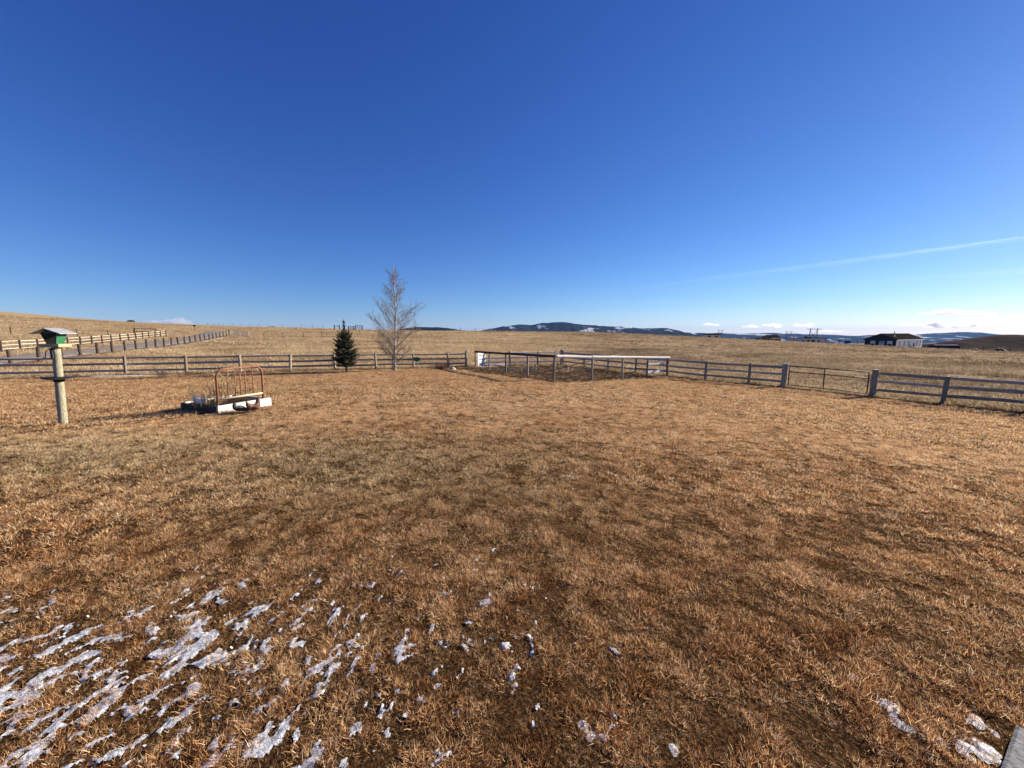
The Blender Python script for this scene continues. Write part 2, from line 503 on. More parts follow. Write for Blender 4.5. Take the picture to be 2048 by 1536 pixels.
def bare_mask(x, y):
    """bare dark soil: the garden corner and trodden strips along the fences, also painting fence shadow"""
    x = np.asarray(x, float); y = np.asarray(y, float)
    n = fbm(x * .9 + 40, y * .9, 4) - .5
    g = np.zeros_like(x)
    # garden bed polygon approximated with half planes
    pts = [(hit(880, 735)), (hit(1000, 752)), (hit(1107, 766)), (hit(1345, 757)), gpt(1122, 35.4), gpt(945, 31.2)]
    poly = [(p.x, p.y) for p in pts]
    d = np.full(x.shape, 1e9)
    for i in range(len(poly)):
        ax, ay = poly[i]; bx, by = poly[(i + 1) % len(poly)]
        ex, ey = bx - ax, by - ay; L = math.hypot(ex, ey)
        s = (ex * (y - ay) - ey * (x - ax)) / L
        d = np.minimum(d, s)
    g = np.maximum(g, np.clip((d + n * 1.6) / .5 + .4, 0, 1))
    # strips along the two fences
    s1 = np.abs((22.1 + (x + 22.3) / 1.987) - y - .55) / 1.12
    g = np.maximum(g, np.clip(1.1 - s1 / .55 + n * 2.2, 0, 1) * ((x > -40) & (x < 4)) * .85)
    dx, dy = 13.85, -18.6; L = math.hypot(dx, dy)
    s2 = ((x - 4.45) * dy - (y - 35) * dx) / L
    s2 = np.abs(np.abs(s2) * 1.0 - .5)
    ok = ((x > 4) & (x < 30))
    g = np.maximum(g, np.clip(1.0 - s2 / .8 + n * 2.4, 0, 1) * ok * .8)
    return g


# ------------------------------------------------------------------ ground sheet
def build_ground():
    n = 430
    u = np.linspace(-1, 1, n)
    ax = 0.9 * np.sinh(u * 10.95)
    X, Y = np.meshgrid(ax, ax, indexing='ij')
    Z = Hs(X, Y)
    rr = np.hypot(X, Y)
    v = np.stack([X, Y, Z], -1).reshape(-1, 3)
    i, j = np.meshgrid(np.arange(n - 1), np.arange(n - 1), indexing='ij')
    a = (i * n + j).ravel()
    f = np.stack([a, a + n, a + n + 1, a + 1], -1)
    me = bpy.data.meshes.new('ground')
    me.from_pydata(v.tolist(), [], f.tolist())
    me.polygons.foreach_set('use_smooth', [True] * len(me.polygons))
    la = me.attributes.new('lawn', 'FLOAT', 'POINT'); la.data.foreach_set('value', lawn_regions(v[:, 0], v[:, 1]).astype(np.float32))
    ba = me.attributes.new('bare', 'FLOAT', 'POINT'); ba.data.foreach_set('value', bare_mask(v[:, 0], v[:, 1]).astype(np.float32))  # bare soil along the fences also paints their shadow
    me.materials.append(ground_material())
    tag(obj('ground', me), kind='structure')


build_ground()

# trodden earth along the fence feet, its dark colour also painting the fence shadow
def soil_shade_strip(pts, w, side, seed):
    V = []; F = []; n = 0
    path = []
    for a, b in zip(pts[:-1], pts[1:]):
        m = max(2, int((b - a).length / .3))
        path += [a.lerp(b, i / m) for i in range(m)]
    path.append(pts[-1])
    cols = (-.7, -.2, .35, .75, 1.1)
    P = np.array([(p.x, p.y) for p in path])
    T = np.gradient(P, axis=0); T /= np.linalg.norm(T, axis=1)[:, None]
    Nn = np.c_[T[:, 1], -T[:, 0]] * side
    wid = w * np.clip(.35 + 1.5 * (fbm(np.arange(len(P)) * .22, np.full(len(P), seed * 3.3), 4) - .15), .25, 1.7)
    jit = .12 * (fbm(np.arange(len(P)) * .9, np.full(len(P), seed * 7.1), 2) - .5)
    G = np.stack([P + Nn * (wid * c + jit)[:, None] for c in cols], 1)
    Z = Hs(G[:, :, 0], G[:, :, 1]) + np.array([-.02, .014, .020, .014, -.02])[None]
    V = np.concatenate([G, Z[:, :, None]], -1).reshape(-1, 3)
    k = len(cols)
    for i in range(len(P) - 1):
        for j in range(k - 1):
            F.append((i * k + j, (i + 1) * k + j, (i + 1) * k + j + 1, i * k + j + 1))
    me = bpy.data.meshes.new('soil_and_shade_strip'); me.from_pydata(V.tolist(), [], F); me.materials.append(M_SOIL)
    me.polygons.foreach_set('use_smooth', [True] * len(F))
    tag(obj('soil_and_shade_strip', me), kind='structure')


def segdist(x, y, pts):
    d = np.full(np.shape(x), 1e9)
    for a, b in zip(pts[:-1], pts[1:]):
        ex, ey = b.x - a.x, b.y - a.y
        t = np.clip(((x - a.x) * ex + (y - a.y) * ey) / (ex * ex + ey * ey), 0, 1)
        d = np.minimum(d, np.hypot(x - a.x - t * ex, y - a.y - t * ey))
    return d


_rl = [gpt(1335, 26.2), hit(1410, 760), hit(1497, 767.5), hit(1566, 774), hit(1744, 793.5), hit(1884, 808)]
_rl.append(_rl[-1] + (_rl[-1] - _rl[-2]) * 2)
soil_shade_strip(_rl, 1.15, 1, 1)
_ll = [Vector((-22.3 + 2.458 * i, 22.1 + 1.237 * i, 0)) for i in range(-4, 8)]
soil_shade_strip(_ll, .55, 1, 2)

# ------------------------------------------------------------------ gravel road between the two left fences
RD = Vector((-0.478, 1.0)).normalized()
RN = Vector((-RD.y, RD.x))                      # to the left of the direction of travel
F1 = Vector((-34.5, 26.5)); F2 = Vector((-51.2, 38.7))
M_GRAVEL = simple('grey_gravel', [(0.3, (.15, .122, .095)), (0.5, (.27, .225, .18)), (0.7, (.37, .315, .26))], 1.6, (1, 1, 1), bump=.5, detail=12)


def build_road():
    L = np.r_[np.arange(-40, 84, 2.0)]
    W = np.array([1.1, 1.5, 2.1, 3.4, 4.7, 5.5, 6.0])
    V = []; Fs = []
    for s in L:
        for k, w in enumerate(W):
            wob = .25 * math.sin(s * .21 + k)
            p = F1 + RD * s + RN * (w + wob + max(0, s - 62) * 0.05)
            z = H(p.x, p.y) + (.01, .09, .15, .19, .15, .09, .01)[k] + .02 * (vnoise(s * .7, w * 2) - .5)
            V.append((p.x, p.y, float(z)))
    n = len(W)
    for i in range(len(L) - 1):
        for k in range(n - 1):
            Fs.append((i * n + k, (i + 1) * n + k, (i + 1) * n + k + 1, i * n + k + 1)[::-1])
    me = bpy.data.meshes.new('gravel_road')
    me.from_pydata(V, [], Fs); me.materials.append(M_GRAVEL)
    me.polygons.foreach_set('use_smooth', [True] * len(me.polygons))
    tag(obj('gravel_road', me), kind='structure')


build_road()

# ------------------------------------------------------------------ concrete patio edge at the photographer's feet
def build_patio():
    e = Vector((.855, .518)).normalized(); q = Vector((e.y, -e.x))
    A = Vector((2.30, 1.535))
    mb = MB()
    top, bot = .055, -.15
    z0 = H(2.2, 1.45)
    c = [A, A - e * 6.5, A - e * 6.5 + q * 4, A + q * 4]
    c = [Vector((p.x, p.y)) for p in c]
    ins = .015
    cen = sum(c, Vector((0, 0))) / 4
    ci = [p + (cen - p).normalized() * ins * 1.5 for p in c]
    vs = [(p.x, p.y, z0 + bot) for p in c] + [(p.x, p.y, z0 + top - ins) for p in c] + [(p.x, p.y, z0 + top) for p in ci]
    fs = [(8, 9, 10, 11)]
    for i in range(4):
        j = (i + 1) % 4
        fs += [(i, j, 4 + j, 4 + i), (4 + i, 4 + j, 8 + j, 8 + i)]
    mb.add(vs, fs)
    tag(obj('concrete_patio', mb.mesh('concrete_patio', M_CONCRETE)), kind='structure')


build_patio()

# ------------------------------------------------------------------ far land: hills and mountains
def ridge(name, Y, sky, mat, depth, base, seed, nrow=26, rough=.12, ncol=240, relief=.35):
    px = np.array([s[0] for s in sky], float); py = np.array([s[1] for s in sky], float)
    cols = np.linspace(px[0], px[-1], ncol)
    rows = np.interp(cols, px, py)
    rows = np.convolve(np.pad(rows, 1, 'edge'), np.ones(3) / 3, 'valid') + rough * 24 * (fbm(cols / 22.0 + seed, cols * 0 + seed, 4) - .5)
    V = np.zeros((ncol, nrow, 3))
    ts = np.linspace(-1, 1, nrow)
    for i in range(ncol):
        P = at_y(float(cols[i]), float(rows[i]), Y)
        x = P.x; top = P.z - base
        V[i, :, 0] = x
        V[i, :, 1] = Y + ts * depth * np.where(ts < 0, 1, .8)
        V[i, :, 2] = top
    sx = (V[:, :, 0] / depth + seed * 7.7) * 2.2; sy = (V[:, :, 1] - Y) / depth * 2.2 + seed
    t = np.broadcast_to(ts[None, :], (ncol, nrow))
    prof = np.clip(1 - np.abs(t), 0, 1)
    prof = prof ** .85
    nz = fbm(sx, sy, 5) - .5
    rid = 1 - np.abs(2 * fbm(sx * 1.4 + 3, sy * .7 + 5, 4) - 1) * 1.6
    f = prof + (nz * 1.1 + (rid - .7) * .5) * (prof * (1 - prof) * 4) * relief
    f += rough * .12 * (vnoise(sx * 30, sy * 30) - .5) * prof
    f = np.minimum(f, 1.02)
    V[:, :, 2] = base + V[:, :, 2] * f - 3 * (np.abs(t) > .99)
    n = nrow
    i, j = np.meshgrid(np.arange(ncol - 1), np.arange(nrow - 1), indexing='ij')
    a = (i * n + j).ravel()
    F = np.stack([a, a + n, a + n + 1, a + 1], -1)
    me = bpy.data.meshes.new(name)
    me.from_pydata(V.reshape(-1, 3).tolist(), [], F.tolist())
    me.polygons.foreach_set('use_smooth', [True] * len(me.polygons))
    me.materials.append(mat)
    return tag(obj(name, me), kind='structure')


def mountain_mat(name, sc, snow_lo, forest, open_, snowfrac=True):
    m, nt, out = new_mat(name)
    tc = N(nt, 'ShaderNodeTexCoord')

    def noise(s, det, st):
        mp = N(nt, 'ShaderNodeMapping'); mp.inputs['Scale'].default_value = st
        nt.links.new(tc.outputs['Object'], mp.inputs[0])
        n = N(nt, 'ShaderNodeTexNoise'); n.inputs['Scale'].default_value = s; n.inputs['Detail'].default_value = det
        n.inputs['Roughness'].default_value = .62
        nt.links.new(mp.outputs[0], n.inputs['Vector'])
        return n.outputs[0]
    a = noise(1 / sc, 7, (1, .55, 2.2))
    b = noise(1 / (sc * .09), 5, (1, 1, 1))
    col = ramp(nt, b, [(.35, forest), (.55, tuple(c * 1.7 for c in forest)), (.72, open_)])
    mx = N(nt, 'ShaderNodeMix', data_type='RGBA')
    fac = ramp(nt, a, [(snow_lo, (0, 0, 0)), (snow_lo + .045, (1, 1, 1))])
    # the forest breaks the snow fields into specks
    br = ramp(nt, b, [(.42, (1, 1, 1)), (.66, (.35, .35, .35))])
    mu = N(nt, 'ShaderNodeMix', data_type='RGBA', blend_type='MULTIPLY'); mu.inputs['Factor'].default_value = 1
    nt.links.new(fac, mu.inputs['A']); nt.links.new(br, mu.inputs['B'])
    nt.links.new(mu.outputs['Result'], mx.inputs['Factor'])
    nt.links.new(col, mx.inputs['A']); mx.inputs['B'].default_value = (.80, .82, .86, 1)
    p = N(nt, 'ShaderNodeBsdfPrincipled'); p.inputs['Roughness'].default_value = 1.0; p.inputs['Specular IOR Level'].default_value = .0
    nt.links.new(mx.outputs['Result'], p.inputs['Base Color'])
    nt.links.new(p.outputs[0], out.inputs['Surface'])
    return m


M_MTN = mountain_mat('forested_mountain_with_snow', 430, .57, (.008, .013, .018), (.026, .028, .030))
M_FAR = mountain_mat('far_mountain_with_snow', 900, .56, (.010, .015, .022), (.03, .033, .038))
M_DARKHILL = mountain_mat('dark_forested_hill', 900, .80, (.007, .011, .014), (.022, .024, .022))
M_HILL = simple('brown_grass_hill', [(0.3, (.045, .036, .028)), (0.5, (.085, .066, .050)), (0.7, (.15, .115, .082))], .02, (1, 1, 1), bump=.0, rough=1.0, spec=.0, detail=9)

ridge('mountain_range', 9000, [(930, 672), (965, 660), (1010, 651), (1040, 648.5), (1062, 650), (1085, 645), (1125, 643), (1150, 647), (1200, 650),
                               (1260, 654), (1300, 656.5), (1330, 655), (1360, 661), (1385, 667), (1420, 672)], M_MTN, 1500, -205, 2)
ridge('dark_hill', 5200, [(760, 668), (800, 658), (830, 653.5), (855, 652.5), (890, 655), (930, 660), (975, 668)], M_DARKHILL, 650, -120, 5)
ridge('far_mountain_range', 14500, [(1340, 673), (1380, 667), (1397, 664), (1412, 667), (1440, 665.5), (1500, 667), (1550, 665.5), (1600, 667), (1650, 669),
                                    (1720, 671), (1760, 668), (1810, 669), (1870, 667), (1905, 664), (1930, 663), (1955, 664.5), (1990, 668.5), (2040, 673),
                                    (2150, 671), (2280, 678)], M_FAR, 2400, -330, 9, ncol=300)
ridge('foothill_ridge', 11000, [(1330, 678), (1400, 674), (1450, 675), (1560, 673), (1640, 676), (1700, 674), (1780, 677), (1900, 676), (2000, 680)], M_MTN, 1000, -245, 13)
ridge('brown_hill', 420, [(1800, 702), (1850, 690), (1900, 682), (1950, 675), (1990, 670), (2015, 668), (2045, 668.5), (2100, 672), (2250, 684), (2400, 700)],
      M_HILL, 75, -20, 4, rough=.05, relief=.10)

# ------------------------------------------------------------------ fences
def log_mesh(name, r, mat, seed, taper=.08, bend=.0, n=10, segs=8, axis='X', top_slope=0.0):
    """unit-length log along X, or a post of unit height along Z"""
    rg = random.Random(seed)
    mb = MB()
    ph = rg.random() * 6
    path = []; rad = []
    for i in range(segs + 1):
        t = i / segs
        w = math.sin(t * math.pi) * bend
        o = (rg.uniform(-1, 1) * r * .06, rg.uniform(-1, 1) * r * .06)
        path.append((t, w + o[0], o[1]) if axis == 'X' else (o[0] + w, o[1], t))
        rad.append(r * (1 + taper * (.5 - t) + rg.uniform(-.04, .04)))
    mb.tube(path, rad, n)
    return mb.mesh(name, mat, smooth=False)


def post_M(p, h, lean=0.03, sink=.15):
    a = random.uniform(-lean, lean); b = random.uniform(-lean, lean)
    return (Matrix.Translation(Vector(p) - Vector((0, 0, sink))) @ Matrix.Rotation(a, 4, 'X') @ Matrix.Rotation(b, 4, 'Y')
            @ Matrix.Rotation(random.uniform(0, 6.28), 4, 'Z') @ Matrix.Diagonal((1, 1, h + sink, 1)))


def rail_fence(label, pts, heights, rails, post_r, rail_r, pmat, rmat, side=-1, group=None, name='rail_fence', rail_every=1,
               skip_last_post=False, post_scale=None, droop=.02, over=.06, lean=.045):
    root = thing(name, label, 'fence', pts[0], group=group)
    pm = [log_mesh('post', post_r, pmat, 30 + k, axis='Z', taper=.06, bend=.0, segs=4) for k in range(3)]
    rm = [log_mesh('rail', rail_r, rmat, 60 + k, taper=.16 * (1 if k % 2 else -1), bend=(.012, -.015, .006, -.008)[k]) for k in range(4)]
    for i, p in enumerate(pts):
        if skip_last_post and i == len(pts) - 1: continue
        h = heights[i] if hasattr(heights, '__len__') else heights
        M = post_M(p, h, lean)
        if post_scale and i in post_scale:
            M = M @ Matrix.Diagonal((post_scale[i], post_scale[i], 1, 1))
        obj('post', pm[i % 3], root, rel(root, M))
    for i in range(0, len(pts) - 1, rail_every):
        j = min(i + rail_every, len(pts) - 1)
        a, b = Vector(pts[i]), Vector(pts[j])
        t = (b - a).normalized(); nrm = Vector((t.y, -t.x, 0)).normalized() * side * -1
        for k, rz in enumerate(rails):
            off = nrm * (post_r + rail_r * .75)
            u = Vector((0, 0, 1))
            A = a + off + u * (rz + random.uniform(-droop, droop)) - t * over * random.random()
            B = b + off + u * (rz + random.uniform(-droop, droop)) + t * over * random.random()
            s = random.uniform(.88, 1.1)
            obj('rail', rm[random.randrange(4)], root, rel(root, seg_matrix(A, B, random.uniform(0, 6), (s, s))))
    return root


def wire_strands(root, pts, zs, r=.004, mat=None):
    for z in zs:
        mb = MB()
        path = []
        for i in range(len(pts) - 1):
            a, b = Vector(pts[i]), Vector(pts[i + 1])
            path.append(a + Vector((0, 0, z)))
            path.append((a + b) / 2 + Vector((0, 0, z - .02)))
        path.append(Vector(pts[-1]) + Vector((0, 0, z)))
        o0 = root.matrix_basis.translation
        mb.tube([p - o0 for p in path], r, 4, cap=False)
        obj('wire', mb.mesh('wire', mat or M_WIRE), root)


# left yard fence: posts every 2.75 m running away to the right
LF = Vector((-22.3, 22.1)); LFd = Vector((2.458, 1.237))


def lf(i):
    p = LF + LFd * i
    return Vector((p.x, p.y, H(p.x, p.y)))


left_pts = [lf(i) for i in range(-4, 8)] + [lf(7.55)]
rail_fence('weathered grey three-rail log fence running behind the spruce and the bare tree', left_pts, [1.14] * 12 + [1.32],
           [.30, .68, 1.04], .078, .064, M_POST, M_RAIL, side=1, post_scale={12: 1.25})
CORNER = gpt(1122, 35.0)
back_pts = [lf(7.55), lf(7.95), gpt(1020, 33.0), gpt(1075, 34.0), CORNER]
M_RAILBACK = simple('pale_sunlit_rail', [(0.3, (.55, .51, .45)), (0.55, (.74, .70, .64)), (0.75, (.84, .81, .76))], 5, (2.2, 14, 14), rnd=.15, bump=.2)  # pale wood whitened so the back and garden rails look sunlit
rail_fence('pale log rails of the fence behind the garden corner', back_pts[1:], [1.28, 1.25, 1.18, 1.35], [.30, .68, 1.08], .07, .058, M_POST, M_RAILBACK,
           side=1, post_scale={3: 1.4})
# right fence: corner -> gate
rp = [gpt(1126, 34.6), gpt(1168, 32.3), gpt(1216, 30.0), gpt(1271, 27.9), gpt(1335, 26.2), hit(1410, 760), hit(1497, 767.5), hit(1566, 774)]
for _i, (_px, _y) in enumerate([(1168, 32.3)]):
    pass
rail_fence('dark three-rail fence between the garden corner and the wire gate', rp, [1.3, 1.15, 1.15, 1.15, 1.22, 1.18, 1.18, 1.28], [.30, .68, 1.06], .075, .068,
           M_POST, M_RAIL, side=1, post_scale={0: 1.2, 7: 1.75})
gA = hit(1568, 774); gB = hit(1744, 793.5)
fd = (gB - gA).normalized()
q3 = [gB, hit(1884, 808)]
d3 = q3[1] - q3[0]
for k in range(1, 4):
    p = q3[1] + Vector((d3.x, d3.y, 0)) * k
    q3.append(Vector((p.x, p.y, H(p.x, p.y))))
rail_fence('dark three-rail fence at far right, between the wire gate and the picture edge', q3, [1.30, 1.2, 1.2, 1.2, 1.2], [.34, .74, 1.10], .08, .07,
           M_POST, M_RAIL, side=1, post_scale={0: 1.55})

# wire gate
def wire_gate():
    a = gA + fd * .17; b = gB - fd * .2
    L = (b - a).length
    root = thing('wire_gate', 'dark steel field gate filled with wire mesh, in the right fence', 'gate', a, math.atan2(fd.y, fd.x))
    dz = (b.z - a.z)
    sh = Matrix(((1, 0, 0, 0), (0, 1, 0, 0), (dz / L, 0, 1, 0), (0, 0, 0, 1)))

    def tube(nm, p, q, r, mat=M_GATE, n=8):
        mb = MB(); mb.tube([sh @ Vector(p), sh @ Vector(q)], r, n); obj(nm, mb.mesh(nm, mat, True), root)
    tube('top_bar', (0, 0, 1.16), (L, 0, 1.16), .026)
    tube('middle_bar', (0, 0, .86), (L, 0, .86), .024)
    tube('bottom_bar', (0, 0, .14), (L, 0, .14), .022)
    for x in (0, L * .475, L): tube('upright', (x, 0, .12), (x, 0, 1.18), .026)
    mb = MB()
    k = .1
    x = k
    while x < L:
        mb.tube([sh @ Vector((x, .006, .14)), sh @ Vector((x, .006, .86))], .0028, 4, False); x += k
    z = .22
    while z < .86:
        mb.tube([sh @ Vector((0, -.003, z)), sh @ Vector((L, -.003, z))], .0028, 4, False); z += .085
    o = obj('wire_mesh', mb.mesh('wire_mesh', M_WIRE), root); o['kind'] = 'stuff'


wire_gate()

# garden frame: one high rail round the garden corner
def garden_frame():
    A = hit(951, 734); B = hit(1107, 761.5); Cc = hit(1334, 752)
    p1 = [A, None, None, None, B]
    P = [A, hit(984, 741), hit(1020, 747), hit(1063, 755), B, hit(1172, 758), hit(1233, 755), hit(1287, 753), Cc]
    # keep the posts on straight lines between the corners
    for i, t in ((1, .25), (2, .5), (3, .76)):
        q = A.lerp(B, t); P[i] = Vector((q.x, q.y, H(q.x, q.y)))
    for i, t in ((5, .28), (6, .54), (7, .78)):
        q = B.lerp(Cc, t); P[i] = Vector((q.x, q.y, H(q.x, q.y)))
    root = thing('garden_fence', 'low garden enclosure with a single pole rail on round posts', 'fence', A)
    pm = [log_mesh('post', .06, M_POST, 130 + k, axis='Z', taper=.05, segs=4) for k in range(2)]
    hs = [1.24, 1.2, 1.2, 1.2, 1.22, 1.16, 1.16, 1.16, 1.16]
    for i, p in enumerate(P):
        obj('post', pm[i % 2], root, rel(root, post_M(p, hs[i], .02)))
    rd = log_mesh('rail', .078, M_DARKPOST, 140, taper=.15)  # dark colour stands for this stretch's shadow side
    rl = log_mesh('rail', .085, M_RAILBACK, 141, taper=.15)  # whitened colour stands for sun on this stretch
    up = Vector((0, 0, 1.0))
    off = Vector((0, 0, .04))
    obj('rail', rd, root, rel(root, seg_matrix(A + up * 1.20 + off, A.lerp(B, .53) + up * 1.2 + off)))['label'] = 'half of the garden rail, its shadow side put into a dark colour'
    obj('rail', rd, root, rel(root, seg_matrix(A.lerp(B, .5) + up * 1.2 + off + Vector((0, -.03, .01)), B + up * 1.22 + off)))
    dirn = (Cc - B).normalized()
    obj('rail', rl, root, rel(root, seg_matrix(B + up * 1.22 + off + dirn * .05, B.lerp(Cc, .30) + up * 1.19 + off)))['label'] = 'garden rail with sunlight put into its pale colour'
    obj('rail', rl, root, rel(root, seg_matrix(B.lerp(Cc, .27) + up * 1.2 + off, Cc + up * 1.2 + off + dirn * .15)))['label'] = 'long garden rail with sunlight put into its pale colour'
    # white boards closing the right end
    a, b = P[7], P[8]
    for z0, w, l0, l1 in ((.86, .13, .02, .86), (.32, .17, .02, .33), (.34, .17, .38, .80)):
        mb = MB(); L = (b - a).length
        mb.box(((l0 + l1) / 2 * L, .075, z0), ((l1 - l0) * L, .024, w), None, 0, .004)
        M = seg_matrix(a, b); M = M @ Matrix.Diagonal((1 / L, 1, 1, 1))
        obj('board', mb.mesh('board', M_WHITEPANEL), root, rel(root, M))['label'] = 'white painted board'
    return A, B, Cc


GA, GB, GC = garden_frame()

# road fences
def rline(P0, i, s=2.8):
    p = P0 + RD * s * i
    return Vector((p.x, p.y, H(p.x, p.y)))


def road_fences():
    pts = [rline(F1, i) for i in range(-3, 25)]
    root = thing('post_and_wire_fence', 'line of dark stout posts strung with wire along the near side of the gravel road', 'fence', pts[0])
    pm = [log_mesh('post', .105, M_DARKPOST, 230 + k, axis='Z', taper=.08, segs=4) for k in range(3)]
    for i, p in enumerate(pts):
        obj('post', pm[i % 3], root, rel(root, post_M(p, 1.2 + random.uniform(-.05, .05), .05)))
    rm = log_mesh('shade_line_rail', .06, M_DARKPOST, 240)  # added low rail standing in for the dark shadow line on the ground
    for i in range(0, len(pts) - 1, 2):
        j = min(i + 2, len(pts) - 1)
        o = Vector((-.1, .06, .16))
        obj('shade_line_rail', rm, root, rel(root, seg_matrix(pts[i] + o, pts[j] + o, random.random() * 6)))
    wire_strands(root, pts, (.5, .8, 1.1), .006)
    pts2 = [rline(F2, i) for i in range(-5, 17)]
    rail_fence('pale three-rail log fence along the far side of the gravel road', pts2, 1.18, [.30, .70, 1.08], .085, .042, M_DARKPOST, M_PALERAIL,
               side=1, rail_every=2, over=.3, lean=.04)


road_fences()


def tpost_fence(label, pts, h, r, zs, mat=M_TPOST, group=None):
    root = thing('wire_fence', label, 'fence', pts[0], group=group)
    pm = log_mesh('fence_post', r, mat, 300, axis='Z', taper=.02, n=6, segs=2)
    for p in pts:
        obj('fence_post', pm, root, rel(root, post_M(p, h * random.uniform(.93, 1.07), .03)))
    wire_strands(root, pts, zs, .006)
    return root


# fence along the top of the pasture
cr = [(528, 78), (566, 79), (607, 81), (644, 84), (683, 87), (720, 90), (759, 93), (797, 95), (830, 97), (860, 99), (892, 101), (921, 103), (951, 105), (979, 106.5),
      (1007, 108), (1034, 109), (1056, 110), (1076, 110.5), (1098, 111), (1123, 111.5), (1146, 112), (1169, 112.5), (1191, 113), (1212, 113), (1233, 113), (1253, 113),
      (1274, 113), (1292, 112.5), (1311, 112), (1328, 111.5), (1346, 111), (1363, 110.5), (1380, 110), (1396, 109.5), (1416, 109), (1437, 108.5), (1458, 108), (1480, 107.5),
      (1503, 107)]
tpost_fence('wire fence on thin posts along the top of the pasture below the mountains', [gpt(a, b) for a, b in cr], 1.2, .055, (.4, .7, 1.0))
sk = [(415, 150), (428, 150), (438, 150), (447, 149), (465, 148), (481, 147), (500, 146), (518, 145), (538, 144), (565, 143), (603, 142), (625, 141), (647, 140)]
tpost_fence('far wire fence whose posts stand against the sky on the left skyline', [gpt(a, b - 6) for a, b in sk], 1.3, .05, (.5, .9))
lh = [(-40, 62), (22, 64), (88, 66), (155, 68), (217, 72), (268, 76)]
tpost_fence('wire fence on the grassy slope behind the bird feeder', [gpt(a, b) for a, b in lh], 1.25, .07, (.4, .8, 1.15))
rt = [(1586, 104), (1650, 101), (1714, 100), (1880, 93), (1965, 88), (2018, 85), (2080, 82)]
tpost_fence('sparse posts of the wire fence at right, in front of the brown hill', [gpt(a, b - 4) for a, b in rt], 1.45, .085, (.5, .9))


def pipe_gate(label, a, b, h, bars, mat, r=.03, ups=2, name='pipe_gate'):
    d = b - a; L = math.hypot(d.x, d.y)
    root = thing(name, label, 'gate', a, math.atan2(d.y, d.x))
    dz = d.z / L
    for z in bars:
        mb = MB(); mb.tube([(0, 0, z), (L, 0, z + dz * L)], r, 8); obj('bar', mb.mesh('bar', mat, True), root)
    for k in range(ups):
        x = L * k / (ups - 1)
        mb = MB(); mb.tube([(x, 0, -.1 + dz * x), (x, 0, h + dz * x)], r * 1.9, 8); obj('upright', mb.mesh('upright', mat, True), root)
    return root


pipe_gate('pale pipe gate at the top end of the gravel road fence', gpt(464, 86), gpt(498, 80), 1.35, (.3, .6, .9, 1.15), M_GATEPALE, .035, 3)
pipe_gate('dark pipe gate at the end of the pale road fence', gpt(270, 77.5), gpt(313, 78.5), 1.35, (.75, 1.3), M_GATE, .05, 2)
pipe_gate('dark brace frame on the left skyline, left of the spruce top', gpt(669, 118), gpt(679, 119), 1.5, (1.05,), M_DARKPOST, .08, 2, 'brace_frame')
pipe_gate('dark three-bar gate panel on the skyline right of the spruce top', gpt(711, 119), gpt(725, 119), 1.45, (.6, .95, 1.4), M_GATE, .07, 2, 'gate_panel')
pipe_gate('leaning dark gate panel on the skyline beside the spruce top', gpt(697, 119), gpt(708, 119), 1.15, (.3, .65, 1.05), M_GATE, .07, 2, 'gate_panel')

